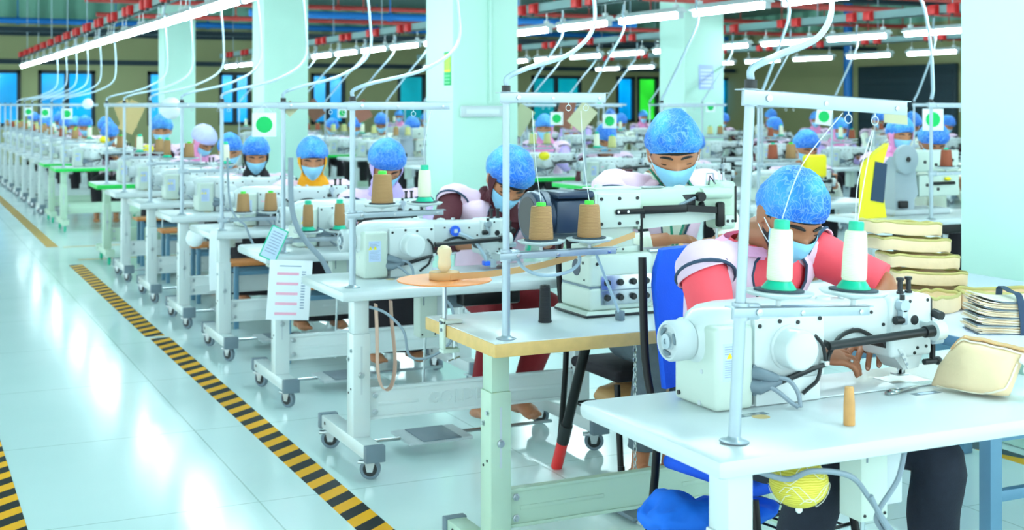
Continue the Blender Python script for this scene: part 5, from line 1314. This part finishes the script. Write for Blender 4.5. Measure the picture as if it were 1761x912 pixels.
# ------------------------------------------------------------------ cards, flags and tags on the stands
def card_proto():
    t = thing('hanging_dot_card', '', 'card'); b = MB(); b.box((-.072, -.0012, -.145), (.072, .0012, 0), PAPER, .001); part('sheet', b, t)
    d = MB(); d.disc((0, -.0013, -.072), (0, -1, 0), .050, GREEND, .0006, 28); part('dot', d, t, 'solid green dot')
    s = MB(); s.tube([(-.05, 0, 0), (0, 0, .05), (.05, 0, 0)], .001, MASKW, 5); part('string', s, t); return t
cd0 = card_proto()
def card(x, y, z, label, rz=-20, sc_=1.0, tilt=0):
    o = get(cd0, (x, y, z), math.radians(rz), label, 'green dot cards'); o.rotation_euler = (0, math.radians(tilt), math.radians(rz)); o.scale = (sc_, 1, sc_)
card(2.02, 7.79, 1.47, 'large white card with a green dot above the fifth table', -14)
card(6.29, 7.80, 1.49, 'white green-dot card above the bearded man, hung before a blue hairnet', -20, .85, 8)
card(6.83, 7.25, 1.49, 'white card with a big dark green dot near the right column', -20, 1.1)
k = 0
for (x, y, z, lab) in ((6.2, 10.9, 1.43, 'green-dot card nearest to the cream flags, left one'), (6.35, 12.3, 1.44, 'green-dot card right of the second column over the second row'), (6.6, 15.2, 1.44, 'small green-dot card left of the standing man, higher one'), (10.6, 20.2, 1.6, 'tiny green-dot card far behind the standing man\'s hairnet'), (10.5, 18.8, 1.6, 'tiny green-dot card far beyond the cream flags'), (10.6, 15.7, 1.55, 'green-dot card on the far column side'), (6.1, 18.9, 1.46, 'green-dot card right of the brown flags'), (1.98, 17.6, 1.47, 'small green-dot card in the far left, nearest of three'), (1.98, 20.3, 1.47, 'small green-dot card in the far left, middle of three'), (1.98, 23.0, 1.47, 'small green-dot card in the far left, farthest of three')):
    card(x, y, z, lab, -18, .95)
def flag(x, y, z, m, label, w=.20, h=.28, a=35, rz=-20):
    b = MB(); n = 6; rows = []
    for i in range(n):
        u = i/(n-1); rows.append([V((-w/2, -.002+.02*math.sin(u*3), -h*u)), V((w/2, -.002+.02*math.sin(u*3+1.2), -h*u)), V((w/2, .002+.02*math.sin(u*3+1.2), -h*u)), V((-w/2, .002+.02*math.sin(u*3), -h*u))])
    b.loft(rows, m); o = solo('hanging_swatch', b, label, 'fabric swatch', (x, y, z), group='hanging swatches'); o.rotation_euler = (0, math.radians(a), math.radians(rz))
flag(5.72, 10.40, 1.50, FLAGC, 'right of two cream swatches hanging behind the wood-edged table stand', .17, .24, 40)
flag(5.45, 11.15, 1.49, FLAGC, 'left of two cream swatches hanging behind the wood-edged table stand', .17, .28, 32)
flag(6.54, 7.30, 1.51, FLAGC, 'cream swatch behind the end of the nearest top bar', .17, .13, 6)
flag(5.45, 18.5, 1.55, FLAGB, 'left of two brown swatches in the gap between the columns', .22, .28, -38)
flag(5.9, 17.6, 1.55, FLAGB, 'right of two brown swatches in the gap between the columns', .22, .28, -28)
flag(2.06, 12.6, 1.54, CARD, 'large cream-brown swatch hanging above the green-edged table, right one', .15, .30, 24)
flag(1.98, 13.2, 1.55, CARD, 'large pale swatch hanging above the green-edged table, left one', .15, .30, -20)
flag(1.85, 6.53, 1.52, FLAGC, 'small diamond cream swatch before the mint column', .06, .06, 45)
flag(10.2, 19.3, 1.62, FLAGB, 'brown swatch far right of the cream swatches', .28, .5, 14)
# white sheets at the fourth table
b = MB(); b.box((0, -.001, -.30), (.215, .001, 0), PAPER, .0005)
for q in range(5): b.box((.04, -.0017, -.075-.05*q), (.15, -.001, -.062-.05*q), PINKINK)
for q in range(14): b.box((.165, -.0017, -.06-.014*q), (.185, -.001, -.054-.014*q), GREYINK)
b.box((.05, -.0017, -.032), (.16, -.001, -.027), GREYINK)
o = solo('paper_sheet', b, 'white sheet with pink lines hanging at the corner of the fourth table', 'paper', (1.685, 6.385, .745)); o.rotation_euler = (0, math.radians(4), math.radians(-6))
b = MB(); b.box((-.045, -.001, -.17), (.045, .001, 0), LABELB, .0005)
for e in ((-.045, -.17, -.039, 0), (.039, -.17, .045, 0), (-.045, -.17, .045, -.164), (-.045, -.006, .045, 0)): b.box((e[0], -.0016, e[1]), (e[2], -.001, e[3]), GREENP)
for q in range(8): b.box((-.028, -.0016, -.03-.015*q), (.028, -.001, -.025-.015*q), GREYINK)
o = solo('instruction_tag', b, 'green-bordered tag hanging from the fourth thread stand', 'tag', (1.74, 6.385, .90)); o.rotation_euler = (0, math.radians(24), math.radians(-24))
b = MB(); b.tube(smooth([(1.815, 6.47, 1.25), (1.815, 6.465, 1.05), (1.83, 6.45, .93), (1.875, 6.42, .83), (1.945, 6.375, .74), (1.985, 6.36, .66)], 6), .014, CABLE, 10); solo('ribbed_hose', b, 'thick grey hose curving down from the fourth thread stand', 'hose')
b = MB(); b.tube(smooth([(1.80, 7.81, 1.2), (1.81, 7.80, .95), (1.84, 7.75, .84), (1.88, 7.70, .80), (1.91, 7.69, .72), (1.94, 7.685, .66)], 6), .007, CABLE, 8); solo('power_cable', b, 'thin grey cable along the fifth thread stand', 'cable')
b = MB(); b.ribbon(smooth([(1.70, 7.705, .775), (1.69, 7.695, .74), (1.685, 7.69, .55), (1.69, 7.695, .42)], 4), V((.022, 0, 0)), MASKW, .0015); solo('cloth_strip', b, 'white cloth strip hanging off the corner of the fifth table', 'strip')
def poly_bag(x, y, z, r, label, m=MASKW):
    b = MB(); rr = []
    for j in range(1, 12):
        th = PI*j/12; rr.append([V((r*(1+.18*noise.noise(V((j*.5, k*.6, x))))*math.sin(th)*math.cos(2*PI*k/18), r*(1+.18*noise.noise(V((j*.5, k*.6, x))))*math.sin(th)*math.sin(2*PI*k/18), -r*1.05*math.cos(th))) for k in range(18)])
    b.loft(rr, m); solo('hanging_plastic_bag', b, label, 'bag', (x, y, z))
poly_bag(1.98, 10.55, 1.49, .085, 'white plastic bag tied to the bar of the seventh thread stand')
poly_bag(2.05, 16.1, 1.53, .06, 'white plastic bag tied to a bar at the cross aisle')
poly_bag(1.82, 8.85, .62, .06, 'white plastic bag hanging below the sixth table')
# yellow pieces at the second row
b = MB(); b.box((0, 0, .19), (.22, .05, .37), YELP, .03, 3); b.cyl((.11, .025, 0), (.11, .025, .2), .012, STEEL, n=10); solo('yellow_guard', b, 'rounded yellow guard on the white machine behind the bearded man', 'guard', (6.34, 8.10, .761), 0)
b = MB(); b.prism([(0, 0), (.20, 0), (.15, .30), (.22, .50), (.12, .44), (.02, .36)], YELP, 0, .05); b.prism([(.06, .12), (.17, .10), (.20, .36), (.10, .38)], NAVYC, -.006, 0); solo('yellow_vest', b, 'yellow and navy garment standing left of the grey machine', 'garment', (5.80, 6.80, .761), 0)
for (x, y, z, lab) in ((6.15, 12.2, .98, 'yellow cloth at the second row left of the standing man'), (2.35, 16.9, 1.08, 'yellow knob on the far left green-edged table'), (2.25, 13.2, 1.08, 'yellow cloth on the machine of the ninth table')):
    b = MB(); b.ball((0, 0, 0), (.06, .05, .045), YELP, 14, 10); solo('yellow_pad', b, lab, 'pad', (x, y, z))
b = MB(); b.box((-.006, 0, -.02), (.17, .012, .24), BLACKM, .003); b.box((.012, -.003, .0), (.152, .0, .22), PAPER, .001); solo('clipboard', b, 'black framed white sheet below the table with the grey machine', 'clipboard', (6.12, 6.586, .49))
